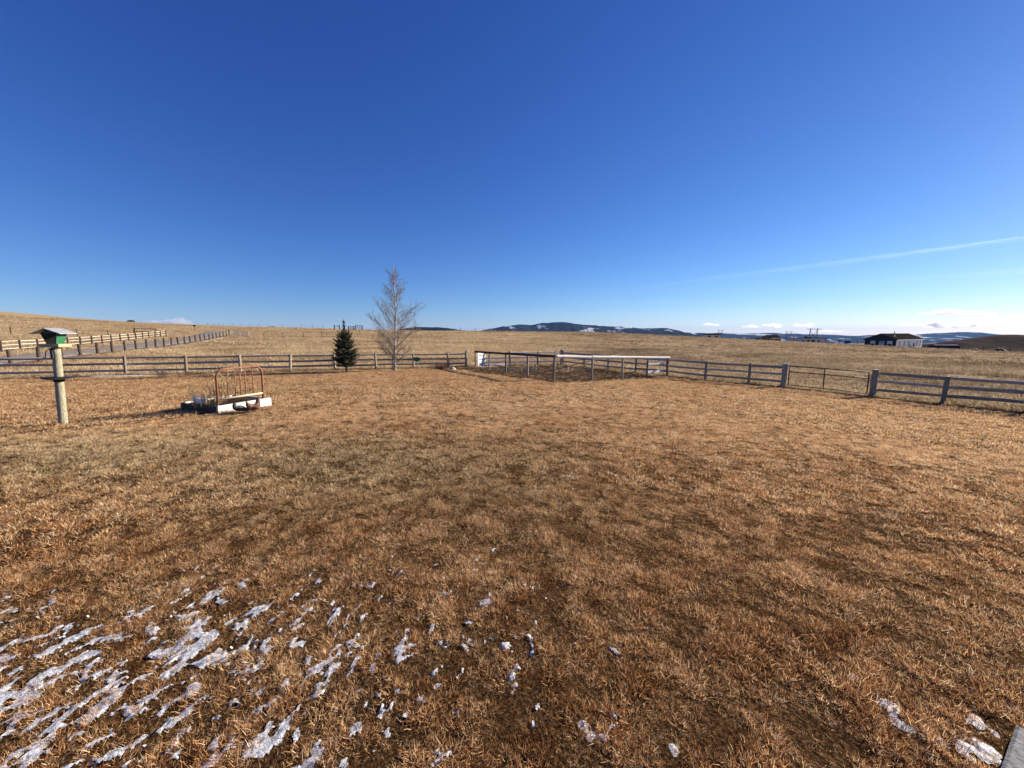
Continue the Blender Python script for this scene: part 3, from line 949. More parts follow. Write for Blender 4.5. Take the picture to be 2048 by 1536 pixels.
# ------------------------------------------------------------------ bird feeder
def bird_feeder():
    P = hit(126, 849)
    root = thing('bird_feeder', 'green hopper bird feeder with a gabled roof on a round wooden post', 'bird feeder', P)
    zc = P.y * math.cos(PITCH) + (EYE - P.z) * math.sin(PITCH)
    k = zc / FPX                                   # metres per pixel at its distance
    Hp = 1.72 * 1.0
    top = at_y(113, 694, P.y).z - P.z
    # the post leans a little
    lean = 0.065
    mb = MB(); path = []; rad = []
    for i in range(11):
        t = i / 10
        path.append((lean * t * top + random.uniform(-.003, .003), 0, -.12 + t * (top + .12))); rad.append(.077 - .010 * t + random.uniform(-.002, .002))
    mb.tube(path, rad, 16); obj('post', mb.mesh('post', M_FEEDPOST, True), root)
    # orientation: window side faces the camera's left, plain side faces right
    view = Vector((P.x, P.y)).normalized()
    rz = math.atan2(view.y, view.x) + R(90 - 37) + math.pi
    F = Matrix.Translation((lean * top, 0, top)) @ Matrix.Rotation(rz, 4, 'Z') @ Matrix.Diagonal((.60, .60, .90, 1))
    # local: x = across window face, y = ridge direction (away from the window), z up
    def part(nm, m_, mat, par=root, M=F, sm=False):
        return obj(nm, m_.mesh(nm, mat, sm), par, M if par is root else Matrix())
    mb = MB(); mb.box((0, 0, .022), (.52, .50, .04), None, 0, .006)
    tray = part('tray', mb, M_BAREWOOD)
    for sx in (-1, 1):
        mb = MB(); mb.box((sx * .272, 0, .038), (.024, .546, .075), None, 0, .004); part('tray_rim', mb, M_BAREWOOD, tray)
    for sy in (-1, 1):
        mb = MB(); mb.box((0, sy * .262, .037), (.518, .022, .073), None, 0, .004); part('tray_rim', mb, M_BAREWOOD, tray)
    hb, ht, z0, z1 = .125, .235, .05, .33
    d0, d1 = .14, .20
    def quad(mb, a, b, c, d, th=.012):
        a, b, c, d = map(Vector, (a, b, c, d)); n = (b - a).cross(d - a).normalized() * th
        mb.add([a, b, c, d, a - n, b - n, c - n, d - n], [(0, 1, 2, 3), (7, 6, 5, 4), (0, 4, 5, 1), (1, 5, 6, 2), (2, 6, 7, 3), (3, 7, 4, 0)])
    # window face at y = -d ; side faces at x = +-h
    zm = z0 + (z1 - z0) * .52
    def fx(z): return hb + (ht - hb) * (z - z0) / (z1 - z0)
    def fy(z): return d0 + (d1 - d0) * (z - z0) / (z1 - z0)
    mb = MB(); quad(mb, (fx(z1), fy(z1), z1), (-fx(z1), fy(z1), z1), (-fx(z0), fy(z0), z0), (fx(z0), fy(z0), z0)); part('back_board', mb, M_GREEN)
    zl, zr = z0 + (z1 - z0) * .42, z0 + (z1 - z0) * .80        # seed level slopes
    # seed lies lower left, higher right, behind the pane; the pane above it is dark
    mb = MB(); quad(mb, (-fx(z0), -fy(z0), z0), (fx(z0), -fy(z0), z0), (fx(zr), -fy(zr), zr), (-fx(zl), -fy(zl), zl)); part('seed_fill', mb, M_SEED)
    mb = MB(); quad(mb, (-fx(zl), -fy(zl), zl + .001), (fx(zr), -fy(zr), zr + .001), (fx(z1), -fy(z1), z1), (-fx(z1), -fy(z1), z1)); part('window_pane', mb, M_PLEXI)
    for s in (1, -1):
        mb = MB()
        a = [(s * (fx(z0) + .006), -fy(z0) - .01, z0), (s * (fx(z0) + .006), fy(z0) + .01, z0), (s * (fx(z1) + .006), fy(z1) + .01, z1), (s * (fx(z1) + .006), -fy(z1) - .01, z1)]
        if s < 0: a = a[::-1]
        quad(mb, *a, th=.016); part('side_board', mb, M_GREEN)
    # gabled roof, ridge along y
    zr_, ze = z1 + .115, z1 - .005
    ex, ey = .44, .36
    for s in (1, -1):
        mb = MB(); a = [(0, -ey, zr_), (0, ey, zr_), (s * ex, ey, ze), (s * ex, -ey, ze)]
        if s > 0: a = a[::-1]
        quad(mb, *a, th=.014); part('roof_sheet', mb, M_ROOFMET)
    for s in (1, -1):
        mb = MB(); y = s * (fy(z1) + .004)
        a = [(-fx(z1) - .01, y, z1 + .0), (fx(z1) + .01, y, z1 + .0), (.02, y, zr_ - .025), (-.02, y, zr_ - .025)]
        if s > 0: a = a[::-1]
        quad(mb, *a, th=.012); part('gable_board', mb, M_PLEXI)
    # iron bracket hook, to the camera's left of the post
    left = Vector((-1, .15, 0)).normalized()
    pts = []
    for i in range(22):
        t = i / 21
        if t < .2: u, w = .085, -.30 + t / .2 * .10
        elif t < .75:
            a = (t - .2) / .55 * math.pi; u, w = .085 + .115 * (1 - math.cos(a)), -.20 + .14 * math.sin(a)
        else:
            a = (t - .75) / .25 * math.pi * .9; u, w = .315 + .035 * (1 - math.cos(a)), -.20 - .05 * math.sin(a)
        pts.append(Vector((lean * top, 0, top)) + left * u + Vector((0, 0, w)))
    mb = MB(); mb.tube(pts, .009, 8); obj('iron_hook', mb.mesh('iron_hook', M_BLACKMET, True), root)
    mb = MB(); mb.box((lean * top - .02, -.078, top - .13), (.05, .02, .22)); obj('bracket_plate', mb.mesh('bracket_plate', M_BLACKMET), root)
    # flat baffle disc half way up
    zb = at_y(118, 755, P.y).z - P.z
    mb = MB(); n = 28
    vs = []
    for ring, (rr, zz) in enumerate(((.08, .018), (.27, .0), (.272, -.012), (.085, .002))):
        vs += [(rr * math.cos(2 * math.pi * q / n), rr * math.sin(2 * math.pi * q / n), zz + .012 * math.sin(2 * math.pi * q / n * 2) * (rr > .2)) for q in range(n)]
    fs = []
    for ring in range(3):
        fs += [(ring * n + q, ring * n + (q + 1) % n, (ring + 1) * n + (q + 1) % n, (ring + 1) * n + q) for q in range(n)]
    mb.add(vs, fs, Matrix.Translation((lean * zb, 0, zb)) @ Matrix.Rotation(R(2), 4, 'Y'))
    obj('baffle_disc', mb.mesh('baffle_disc', M_BLACKMET, True), root)
    mb = MB(); mb.tube([(lean * zb, 0, zb - .09), (lean * zb, 0, zb + .02)], .089, 16); obj('baffle_collar', mb.mesh('baffle_collar', M_BLACKMET, True), root)


bird_feeder()

# ------------------------------------------------------------------ planter with the rusty headboard
PC = hit(437, 827)                     # near corner of the planter
er = Vector((.38, .925, 0)).normalized(); Lr = 1.38
el = Vector((-er.y, er.x, 0)); Ll = 1.5          # el: away from the lit side


def local_frame(o, ex, ey):
    ez = Vector((0, 0, 1))
    return Matrix(((ex.x, ey.x, 0, o.x), (ex.y, ey.y, 0, o.y), (0, 0, 1, o.z), (0, 0, 0, 1)))


PW, PD, PH = Lr, Ll, .19


def planter():
    root = tag(bpy.data.objects.new('planter_box', None), 'low raised planter box of peeling white boards on the lawn', 'planter')
    COL.objects.link(root); root.matrix_basis = local_frame(PC, er, el)
    bd = [((PW / 2, 0.018, PH / 2 - .06), (PW, .036, PH + .12)), ((PW / 2, PD - .018, PH / 2 - .06), (PW, .036, PH + .12))]
    for c, s in bd:
        mb = MB(); mb.box(c, s, None, 0, .006); obj('side_board', mb.mesh('side_board', M_WHITEBOARD), root)
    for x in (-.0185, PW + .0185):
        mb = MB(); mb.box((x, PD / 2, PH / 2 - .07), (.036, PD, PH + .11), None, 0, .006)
        e_ = obj('end_board', mb.mesh('end_board', M_SHADEBOARD if x < 0 else M_WHITEBOARD), root)
        if x < 0: e_['label'] = 'weathered end board, shade put into its dark colour, with a few scraps of white paint'
    for x in (.045, PW - .045):
        for y in (.065, PD - .065):
            mb = MB(); mb.box((x, y, PH / 2), (.05, .05, PH + .03)); obj('corner_stake', mb.mesh('corner_stake', M_POST), root)
    # lumpy soil
    mb = MB(); n = 14
    for i in range(n):
        for j in range(n):
            mb.v.append((.04 + (PW - .08) * i / (n - 1), .04 + (PD - .08) * j / (n - 1), PH - .07 + .07 * float(fbm(np.array(i * .5), np.array(j * .5), 3))))
    for i in range(n - 1):
        for j in range(n - 1):
            mb.f.append((i * n + j, (i + 1) * n + j, (i + 1) * n + j + 1, i * n + j + 1)); mb.m.append(0)
    obj('soil', mb.mesh('soil', M_SOIL, True), root)
    return root


planter()


def headboard():
    # stands in the planter just behind its lit board
    y = .10
    o = PC + er * .06 + el * y
    W = PW * .86; base = .10
    Hh = 0
    zc = o.y * math.cos(PITCH) + (EYE - o.z) * math.sin(PITCH)
    Hh = at_y(470, 739, o.y).z - PC.z
    root = tag(bpy.data.objects.new('bed_headboard', None), 'rusty arched metal bed headboard with five spindles, standing in the planter', 'headboard')
    COL.objects.link(root)
    F = local_frame(o, er, el); root.matrix_basis = F @ Matrix.Rotation(R(3), 4, 'X')
    r = .027; cr_ = .20
    path = [(0, 0, base), (0, 0, Hh - cr_)]
    for i in range(1, 9):
        a = math.pi / 2 * i / 8; path.append((cr_ - cr_ * math.cos(a), 0, Hh - cr_ + cr_ * math.sin(a)))
    for i in range(0, 9):
        a = math.pi / 2 * i / 8; path.append((W - cr_ + cr_ * math.sin(a), 0, Hh - cr_ + cr_ * math.cos(a)))
    path.append((W, 0, base))
    mb = MB(); mb.tube(path, r, 12); obj('arched_frame', mb.mesh('arched_frame', M_RUST, True), root)
    zb = base + (Hh - base) * .24
    mb = MB(); mb.tube([(.0, 0, zb), (W, 0, zb)], .024, 10); obj('cross_bar', mb.mesh('cross_bar', M_PALECROSS, True), root)['label'] = 'pale lower cross bar'
    for t in (.22, .38, .49, .60, .77):
        mb = MB(); mb.tube([(W * t, 0, zb), (W * t, 0, Hh)], .0125, 8); obj('spindle', mb.mesh('spindle', M_RUST, True), root)


headboard()


def bird_mesh(name, spine, mat, seg=14):
    """continuous body lofted along a spine of (x, z, half-width, half-height)"""
    mb = MB(); n = seg
    P = [Vector((a, 0, b)) for a, b, _, _ in spine]
    for i, (a, b, w, h) in enumerate(spine):
        t = (P[min(i + 1, len(P) - 1)] - P[max(i - 1, 0)]).normalized()
        u = Vector((-t.z, 0, t.x))
        for k in range(n):
            an = 2 * math.pi * k / n
            mb.v.append(tuple(P[i] + Vector((0, 1, 0)) * math.cos(an) * w + u * math.sin(an) * h))
    for i in range(len(spine) - 1):
        for k in range(n):
            k2 = (k + 1) % n
            mb.f.append((i * n + k, i * n + k2, (i + 1) * n + k2, (i + 1) * n + k)); mb.m.append(0)
    mb.f.append(tuple(range(n))[::-1]); mb.m.append(0)
    e = (len(spine) - 1) * n; mb.f.append(tuple(e + k for k in range(n))); mb.m.append(0)
    return mb.mesh(name, mat, True)


def figurines():
    # white hen-shaped planter sitting at the back left of the soil
    p = PC + el * PD * .62 + er * .12 + Vector((0, 0, PH - .04))
    face = -er * .2 + el * .98
    rz = math.atan2(face.y, face.x)
    root = thing('hen_figurine', 'white hen-shaped ornament sitting in the planter', 'ornament', p, rz)
    sp = [(-.30, .25, .012, .02), (-.27, .235, .045, .05), (-.22, .18, .075, .075), (-.15, .125, .115, .105), (-.05, .105, .14, .11), (.06, .115, .135, .115), (.14, .15, .11, .10),
          (.185, .21, .075, .07), (.20, .27, .055, .055), (.215, .315, .05, .05), (.245, .34, .042, .042), (.275, .338, .02, .02)]
    obj('body', bird_mesh('body', sp, M_GOOSE), root)
    mb = MB(); mb.tube([(.268, 0, .336), (.32, 0, .325)], [.017, .003], 8); obj('beak', mb.mesh('beak', M_BEAK, True), root)
    mb = MB()
    for i, (x, z) in enumerate(((.19, .375), (.215, .385), (.24, .38))): mb.tube([(x, 0, z - .03), (x - .005, 0, z + .012)], [.018, .008], 7)
    obj('comb', mb.mesh('comb', M_GOOSE, True), root)
    # dark dove-shaped ornament
    p = hit(479, 826.5)
    face = -er
    root = thing('dove_figurine', 'dark grey-green bird ornament crouching against the white board', 'ornament', p, math.atan2(face.y, face.x) - .25)
    k = 1.05
    sp = [(-.30, .02, .03, .012), (-.24, .045, .045, .03), (-.14, .10, .07, .06), (-.04, .14, .085, .085), (.05, .155, .08, .085), (.10, .19, .062, .065), (.11, .235, .046, .046),
          (.10, .275, .042, .042), (.085, .305, .034, .034), (.075, .318, .015, .012)]
    sp = [(a * k, b * k, c * k, d * k) for a, b, c, d in sp]
    obj('body', bird_mesh('body', sp, M_GREYBIRD), root)
    mb = MB(); mb.tube([(.075 * k, 0, .285 * k), (.02 * k, 0, .25 * k)], [.018, .004], 8); obj('beak', mb.mesh('beak', M_GREYBIRD, True), root)
    mb = MB(); mb.tube([(.10, -.02, .03), (.14, -.03, -.01)], [.022, .014], 8); obj('foot', mb.mesh('foot', M_GOOSE, True), root)
    for s in (-1, 1):
        mb = MB(); mb.tube([(.06, s * .082, .17), (-.06, s * .098, .13), (-.2, s * .07, .06), (-.28, s * .03, .03)], [.03, .045, .03, .006], 8, flat=1); obj('wing', mb.mesh('wing', M_GREYBIRD, True), root)
    # brown rooster-like ornament with raised tail
    p = hit(509, 825)
    root = thing('rooster_figurine', 'brown bird ornament with upright tail in front of the planter', 'ornament', p, math.atan2(er.y, er.x) + .15)
    sp = [(-.21, .36, .008, .012), (-.20, .31, .02, .03), (-.18, .25, .04, .055), (-.13, .19, .07, .08), (-.05, .15, .09, .09), (.04, .15, .09, .088), (.10, .19, .07, .075), (.13, .25, .055, .06),
          (.135, .31, .045, .05), (.15, .35, .04, .04), (.18, .36, .03, .03), (.20, .355, .014, .014)]
    obj('body', bird_mesh('body', sp, M_BROWNBIRD), root)
    mb = MB(); mb.tube([(.19, 0, .355), (.245, 0, .335)], [.014, .003], 8); obj('beak', mb.mesh('beak', M_BEAK, True), root)
    for y in (-.03, .03):
        mb = MB(); mb.tube([(.0, y, .09), (.01, y, .02), (.06, y, .0)], [.017, .014, .012], 7); obj('leg', mb.mesh('leg', M_BROWNBIRD, True), root)
    mb = MB(); mb.tube([(.15, 0, .375), (.165, 0, .41), (.185, 0, .39)], [.012, .018, .008], 7); obj('comb', mb.mesh('comb', M_RUST, True), root)
    for s in (-1, 1):
        mb = MB(); mb.tube([(.09, s * .09, .18), (-.02, s * .105, .15), (-.12, s * .07, .17)], [.03, .05, .008], 8); obj('wing', mb.mesh('wing', M_BROWNBIRD, True), root)


figurines()
for _n, _k in (('hen_figurine', .72), ('dove_figurine', .85), ('rooster_figurine', .95)):
    _o = bpy.data.objects[_n]; _o.matrix_basis = _o.matrix_basis @ Matrix.Scale(_k, 4)


def stalk_plant(name, label, cat, p, n, h, spread, mat, lean=(0, 0), r=.005, side=2, seed=0, rr=.15, group=None):
    rg = random.Random(seed)
    root = thing(name, label, cat, p, group=group)
    for part, cnt in (('stem', n),):
        mb = MB()
        for i in range(cnt):
            a = rg.uniform(0, 6.28); d = rg.uniform(0, rr)
            b = Vector((math.cos(a) * d, math.sin(a) * d, -.02))
            hh = h * rg.uniform(.45, 1.1)
            t = Vector((math.cos(a) * spread * rg.random() + lean[0] + rg.uniform(-.1, .1), math.sin(a) * spread * rg.random() + lean[1], 1)).normalized()
            m1 = b + t * hh * .5 + Vector((rg.uniform(-.03, .03), rg.uniform(-.03, .03), 0))
            e = b + t * hh + Vector((rg.uniform(-.08, .08), rg.uniform(-.08, .08), -rg.random() * .1 * hh))
            mb.tube([b, m1, e], [r, r * .8, r * .4], 4, False)
            for s in range(side):
                q = m1.lerp(e, rg.random() * .8)
                dd = Vector((rg.uniform(-1, 1), rg.uniform(-1, 1), rg.uniform(.2, 1.2))).normalized() * hh * rg.uniform(.12, .3)
                mb.tube([q, q + dd * .6, q + dd + Vector((0, 0, .02))], [r * .6, r * .5, r * .3], 3, False)
        obj(part + 's', mb.mesh(part + 's', mat), root)
    return root


top = Vector((0, 0, PH - .03))
stalk_plant('dry_stalks', 'pale dead stalks standing beside the white hen ornament', 'plant', PC + el * PD * .45 + er * .2 + top, 44, .60, .25, M_STRAW, (0, 0), .007, 2, 1, .42)
stalk_plant('dry_stalks', 'leaning straw-coloured dead stalks behind the headboard', 'plant', PC + el * PD * .3 + er * .28 + top, 40, 1.0, .45, M_STRAW, (.35, .0), .008, 2, 2, .2)
stalk_plant('dry_grass_clump', 'tuft of brown grass at the planter foot', 'plant', hit(455, 827), 60, .16, 1.1, M_STRAW, (0, 0), .004, 0, 3, .16)

# ------------------------------------------------------------------ trees
def bare_tree():
    P = hit(790, 742)
    root = thing('bare_tree', 'tall leafless young tree with upswept branches at the fence', 'tree', P)
    Ht = at_y(797, 524, P.y).z - P.z
    rg = random.Random(5)
    trunk = MB(); crown = MB()
    lean = .10

    def axis_pt(t):
        return Vector((lean * math.sin(t * 2.2) * 1.0 + .12 * t - .02 * math.sin(9 * t), .05 * math.sin(5 * t), t * Ht))
    path = [axis_pt(i / 24) for i in range(25)]
    rad = [(.066 * (1 - i / 24) ** .85 + .007) * (1.35 if i == 0 else 1) for i in range(25)]
    path[0].z = -.1
    trunk.tube(path, rad, 10)
    # second stem leaving at the foot, close to the first
    p2 = [Vector((-.10 - .02 * i + .004 * i * i, -.03, -.1 + i * .22)) for i in range(11)]
    trunk.tube(p2, [.055 - .0042 * i for i in range(11)], 9)

    def twig(b, d, L, r, lvl):
        pts = [b]; dd = d.copy(); q = b.copy()
        nseg = 5 if lvl < 2 else 3
        for s in range(nseg):
            dd = (dd + Vector((rg.uniform(-.13, .13), rg.uniform(-.13, .13), .045 + rg.uniform(-.08, .08)))).normalized()
            q = q + dd * L / nseg; pts.append(q.copy())
        crown.tube(pts, [max(r * (1 - .8 * s / nseg), .0035) for s in range(nseg + 1)], 5 if lvl < 2 else 3, False)
        if lvl >= 3: return
        cnt = (0, 12, 6, 0)[lvl]
        for c in range(cnt):
            t = (c + rg.random()) / cnt * .85 + .14
            k = min(int(t * nseg), nseg - 1); f = t * nseg - k
            bb = pts[k].lerp(pts[k + 1], f); ax = (pts[k + 1] - pts[k]).normalized()
            sid = ax.orthogonal(); sid = Matrix.Rotation(rg.uniform(0, 6.28), 3, ax) @ sid
            nd = (ax * rg.uniform(.7, 1.2) + sid * rg.uniform(.4, .85) + Vector((0, 0, .18))).normalized()
            twig(bb, nd, L * rg.uniform(.28, .55) * (1.12 - t * .6), r * .46, lvl + 1)
    nb = 54
    for i in range(nb):
        t = .06 + .83 * (i / (nb - 1)) ** 1.15 + rg.uniform(-.012, .012)
        b = axis_pt(t)
        a = i * 2.4 + rg.uniform(-.4, .4)
        prof = float(np.interp(t, [.08, .15, .3, .45, .6, .75, .9, 1], [1.7, 2.3, 2.5, 2.1, 1.5, 1.0, .5, .2]))
        L = prof * rg.uniform(.75, 1.15)
        el_ = R(rg.uniform(30, 50) if t < .5 else rg.uniform(46, 66))
        d = Vector((math.cos(a) * math.cos(el_), math.sin(a) * math.cos(el_), math.sin(el_)))
        twig(b, d, L, .018 * (1 - t) + .006, 1)
    for i in range(8):
        b = p2[4 + i % 6]; a = 2.4 + rg.uniform(-1.2, 1.2)
        d = Vector((math.cos(a) * .7, math.sin(a) * .7, .75)).normalized()
        twig(b, d, rg.uniform(1.2, 2.2), .016, 1)
    obj('trunk', trunk.mesh('trunk', M_BARK, True), root)
    obj('crown', crown.mesh('crown', M_TWIG), root)


bare_tree()


def spruce():
    P = hit(693, 745)
    root = thing('spruce_tree', 'small dark green spruce with a long bare leader in front of the fence', 'tree', P)
    Ht = at_y(692, 638, P.y).z - P.z
    rg = random.Random(3)
    tr = MB(); path = [(.02 * math.sin(i), .01 * math.cos(i * 2), -.1 + (Ht + .1) * i / 16) for i in range(17)]
    tr.tube(path, [.075 * (1 - i / 17) + .007 for i in range(17)], 9)
    obj('trunk', tr.mesh('trunk', M_SPRUCEBARK, True), root)
    cr_ = MB(); br = MB()

    def needles(a, b, dens, ln):
        d = b - a; L = d.length; t = d.normalized(); s = t.orthogonal().normalized()
        cnt = max(3, int(L * dens))
        for k in range(cnt):
            f = (k + rg.random()) / cnt
            p = a + d * f
            for _ in range(2):
                rot = Matrix.Rotation(rg.uniform(0, 6.28), 3, t)
                o = (rot @ s)
                dd = (o + t * rg.uniform(.5, 1.1)).normalized() * ln * rg.uniform(.7, 1.25)
                w = t.cross(o).normalized() * ln * .20
                cr_.add([p - w, p + w, p + dd + w * .25, p + dd - w * .25], [(0, 1, 2, 3)])
    z = .42; top_z = Ht * .965
    while z < top_z:
        t = z / Ht
        rmax = 1.0 * (1 - t) ** .72 * (1 - .0 * t) + .03
        if t > .66: rmax *= max(.30, 1 - (t - .66) * 6)
        if z < .7: rmax *= .8
        nb = rg.randint(8, 10) if t < .70 else rg.randint(2, 4)
        a0 = rg.uniform(0, 6.28)
        for k in range(nb):
            a = a0 + 6.283 * k / nb + rg.uniform(-.25, .25)
            L = rmax * rg.uniform(.72, 1.22)
            el_ = R(8 + 45 * t ** 1.5 + rg.uniform(-8, 8))
            d = Vector((math.cos(a) * math.cos(el_), math.sin(a) * math.cos(el_), math.sin(el_)))
            b = Vector((0, 0, z + rg.uniform(-.05, .05)))
            m1 = b + d * L * .55 + Vector((0, 0, -.03)); e = b + d * L + Vector((0, 0, .05 + .05 * rg.random()))
            br.tube([b, m1, e], [.014 * (1 - t) + .004, .008, .003], 4, False)
            needles(b + d * L * .12, m1, 95, .055); needles(m1, e, 130, .05)
            ns = int(3 + 6 * L)
            for s in range(ns):
                f = .2 + .75 * (s + rg.random()) / ns
                q = b.lerp(m1, f / .55) if f < .55 else m1.lerp(e, (f - .55) / .45)
                sd = Vector((-d.y, d.x, 0)).normalized() * rg.choice((-1, 1))
                dd = (d * .8 + sd * .75 + Vector((0, 0, rg.uniform(-.12, .2)))).normalized() * L * (1.02 - f) * .55
                if dd.length < .05: dd = dd.normalized() * .07
                needles(q, q + dd, 110, .05)
        z += .125 if t < .55 else (.15 if t < .72 else .22)
    needles(Vector((0, 0, Ht * .70)), Vector((0, 0, Ht * .97)), 70, .04)
    obj('branches', br.mesh('branches', M_SPRUCEBARK), root)
    obj('crown', cr_.mesh('crown', M_NEEDLE), root)


spruce()

stalk_plant('bare_bush', 'small bare twiggy bush by the left fence, behind the feeder', 'shrub', hit(326, 757), 26, .75, .75, M_TWIG, (0, 0), .007, 4, 8, .12)
stalk_plant('red_stemmed_shrub', 'low shrub with reddish bare stems between the green sign and the garden', 'shrub', hit(885, 738), 150, .62, .95, M_REDSTEM, (0, 0), .008, 2, 9, .75)
stalk_plant('dry_grass_clump', 'pale dry grass clump at the fence, left of the spruce', 'plant', hit(643, 748), 70, .4, .8, M_STRAW, (0, 0), .006, 0, 10, .25)
stalk_plant('dry_grass_clump', 'pale dry grass tuft around the foot of the bare tree', 'plant', hit(800, 744), 90, .30, 1.0, M_STRAW, (0, 0), .006, 0, 11, .55)
stalk_plant('dry_grass_clump', 'small dry grass tuft between the bare tree and the green sign', 'plant', hit(846, 741), 40, .30, .9, M_STRAW, (0, 0), .006, 0, 15, .3)
stalk_plant('garden_debris', 'heap of pale dead stems lying in the garden enclosure', 'plant', hit(1135, 745), 120, .9, 2.6, M_STRAW, (.3, 0), .009, 1, 12, 1.1)
stalk_plant('garden_debris', 'brown dead stems in the left part of the garden enclosure', 'plant', hit(1040, 743), 130, .7, 2.4, M_TWIG, (0, 0), .009, 1, 13, 1.4)
stalk_plant('garden_debris', 'scattered dead stems behind the long pale rail', 'plant', hit(1225, 739), 110, .6, 2.4, M_STRAW, (0, 0), .008, 1, 14, 1.3)

# ------------------------------------------------------------------ small things by the fence
def small_things():
    P = hit(836, 741)
    root = thing('garden_sign', 'small green sign plate on a thin stake near the bare tree', 'sign', P)
    h = at_y(834, 719, P.y).z - P.z
    mb = MB(); mb.tube([(0, 0, -.1), (0, 0, h + .05)], .014, 8); obj('stake', mb.mesh('stake', M_GATEPALE, True), root)
    mb = MB(); rows = 8
    # shield-like plate with scalloped outline and thickness
    outl = [(-.24, .10), (-.20, .15), (-.06, .16), (.0, .19), (.06, .16), (.20, .15), (.24, .10), (.24, -.04), (.16, -.11), (.05, -.14), (0, -.19), (-.05, -.14), (-.16, -.11), (-.24, -.04)]
    n = len(outl)
    mb.add([(x - .06, -.022, h + z) for x, z in outl] + [(x - .06, -.010, h + z) for x, z in outl],
           [tuple(range(n)), tuple(range(2 * n - 1, n - 1, -1))] + [(i, i + n, (i + 1) % n + n, (i + 1) % n) for i in range(n)])
    obj('plate', mb.mesh('plate', M_SIGNGREEN), root)
    # thin metal stakes
    for px, lab in ((868, 'thin grey stake left of the reddish shrub'), (875, 'thin dark stake in front of the reddish shrub')):
        p = hit(px, 740); s = log_mesh('thin_stake', .016, M_GATEPALE if px == 868 else M_TPOST, px, axis='Z', segs=2, n=6)
        tag(obj('thin_stake', s, None, post_M(p, 1.0 if px == 868 else .45, .03)), lab, 'stake')
    # pale stone
    P = hit(905, 740)
    mb = MB(); rg = random.Random(4)
    vs = []; fs = []
    n, m_ = 9, 6
    for j in range(m_):
        for i in range(n):
            a = 2 * math.pi * i / n; ph = (j + .3) / (m_ - .4) * math.pi / 2
            rr = .22 * math.cos(ph) * (1 + rg.uniform(-.2, .2)); vs.append((rr * math.cos(a) * 1.2, rr * math.sin(a), .30 * math.sin(ph) * (1 + rg.uniform(-.1, .1)) - .06))
    for j in range(m_ - 1):
        for i in range(n): fs.append((j * n + i, j * n + (i + 1) % n, (j + 1) * n + (i + 1) % n, (j + 1) * n + i))
    fs.append(tuple((m_ - 1) * n + i for i in range(n)))
    mb.add(vs, fs); tag(obj('stone', mb.mesh('stone', M_STONE), None, Matrix.Translation(P)), 'pale pointed stone at the garden edge', 'stone')
    # white slotted panel leaning behind the first garden post
    a = gpt(955.5, GA.y + .3); b = a + Vector((.6, .8, 0)) * .95; b.z = a.z
    d = b - a; L = math.hypot(d.x, d.y); hz = at_y(963, 704, a.y).z - a.z
    root = thing('slotted_panel', 'white panel with three rows of dark slots at the garden corner', 'panel', a, math.atan2(d.y, d.x))
    rows = [.20, .47, .74]
    # frame built from strips so that the slots are real openings
    edges = [0.0]
    for r_ in rows: edges += [r_ * hz - .03, r_ * hz + .03]
    edges.append(hz)
    for k in range(0, len(edges), 2):
        mb = MB(); z0, z1 = edges[k], edges[k + 1]; mb.box((L / 2, 0, (z0 + z1) / 2), (L, .03, z1 - z0), None, 0, .004); obj('slat', mb.mesh('slat', M_WHITEPANEL), root)
    for r_ in rows:
        for x0, x1 in ((0, .17), (.40, .46), (.60, .66), (.85, 1.0)):
            mb = MB(); mb.box(((x0 + x1) / 2 * L, 0, r_ * hz), ((x1 - x0) * L, .026, .06)); obj('web', mb.mesh('web', M_WHITEPANEL), root)
        mb = MB(); mb.box((L / 2, .03, r_ * hz), (L * .8, .01, .09)); obj('slot_back', mb.mesh('slot_back', M_BLACKMET), root)
    # tangled bundle on the garden corner post
    rg = random.Random(21); mb = MB(); base = GB + Vector((.14, 0, 1.42)); p = Vector((0, 0, 0)); pts = []
    for i in range(90):
        a = i * .55; pts.append(Vector((.17 * math.sin(a) * rg.uniform(.6, 1), .10 * math.cos(a * 1.3), .20 * math.sin(a * .37) + .12 * math.cos(a * .9) + .05)))
    mb.tube(pts, .018, 5)
    tag(obj('twine_bundle', mb.mesh('twine_bundle', M_GATEPALE, True), None, Matrix.Translation(base - Vector((0, 0, .06))) @ Matrix.Scale(.6, 4)), 'pale tangled bundle on the corner of the garden rail', 'bundle')
    # long thin pole leaning across the garden
    a = hit(1075, 749); b0 = at_y(1245, 707, GC.y + 1.2)
    mb = MB(); mb.tube([Vector((0, 0, .03)), (b0 - a) * .5 + Vector((0, 0, .05)), b0 - a], [.03, .026, .016], 7)
    tag(obj('leaning_pole', mb.mesh('leaning_pole', M_TWIG, True), None, Matrix.Translation(a)), 'long thin dark pole leaning over the garden rail', 'pole')
    p = hit(1070, 744); tag(obj('short_stake', log_mesh('short_stake', .06, M_POST, 77, axis='Z', segs=3), None, post_M(p, .55, .05)), 'short thick stake inside the garden enclosure', 'stake')
    p = hit(1066, 742); tag(obj('thin_stake', log_mesh('thin_stake', .02, M_PALERAIL, 78, axis='Z', segs=3), None, post_M(p, 1.5, .02)), 'tall thin pale stake inside the garden enclosure', 'stake')


small_things()

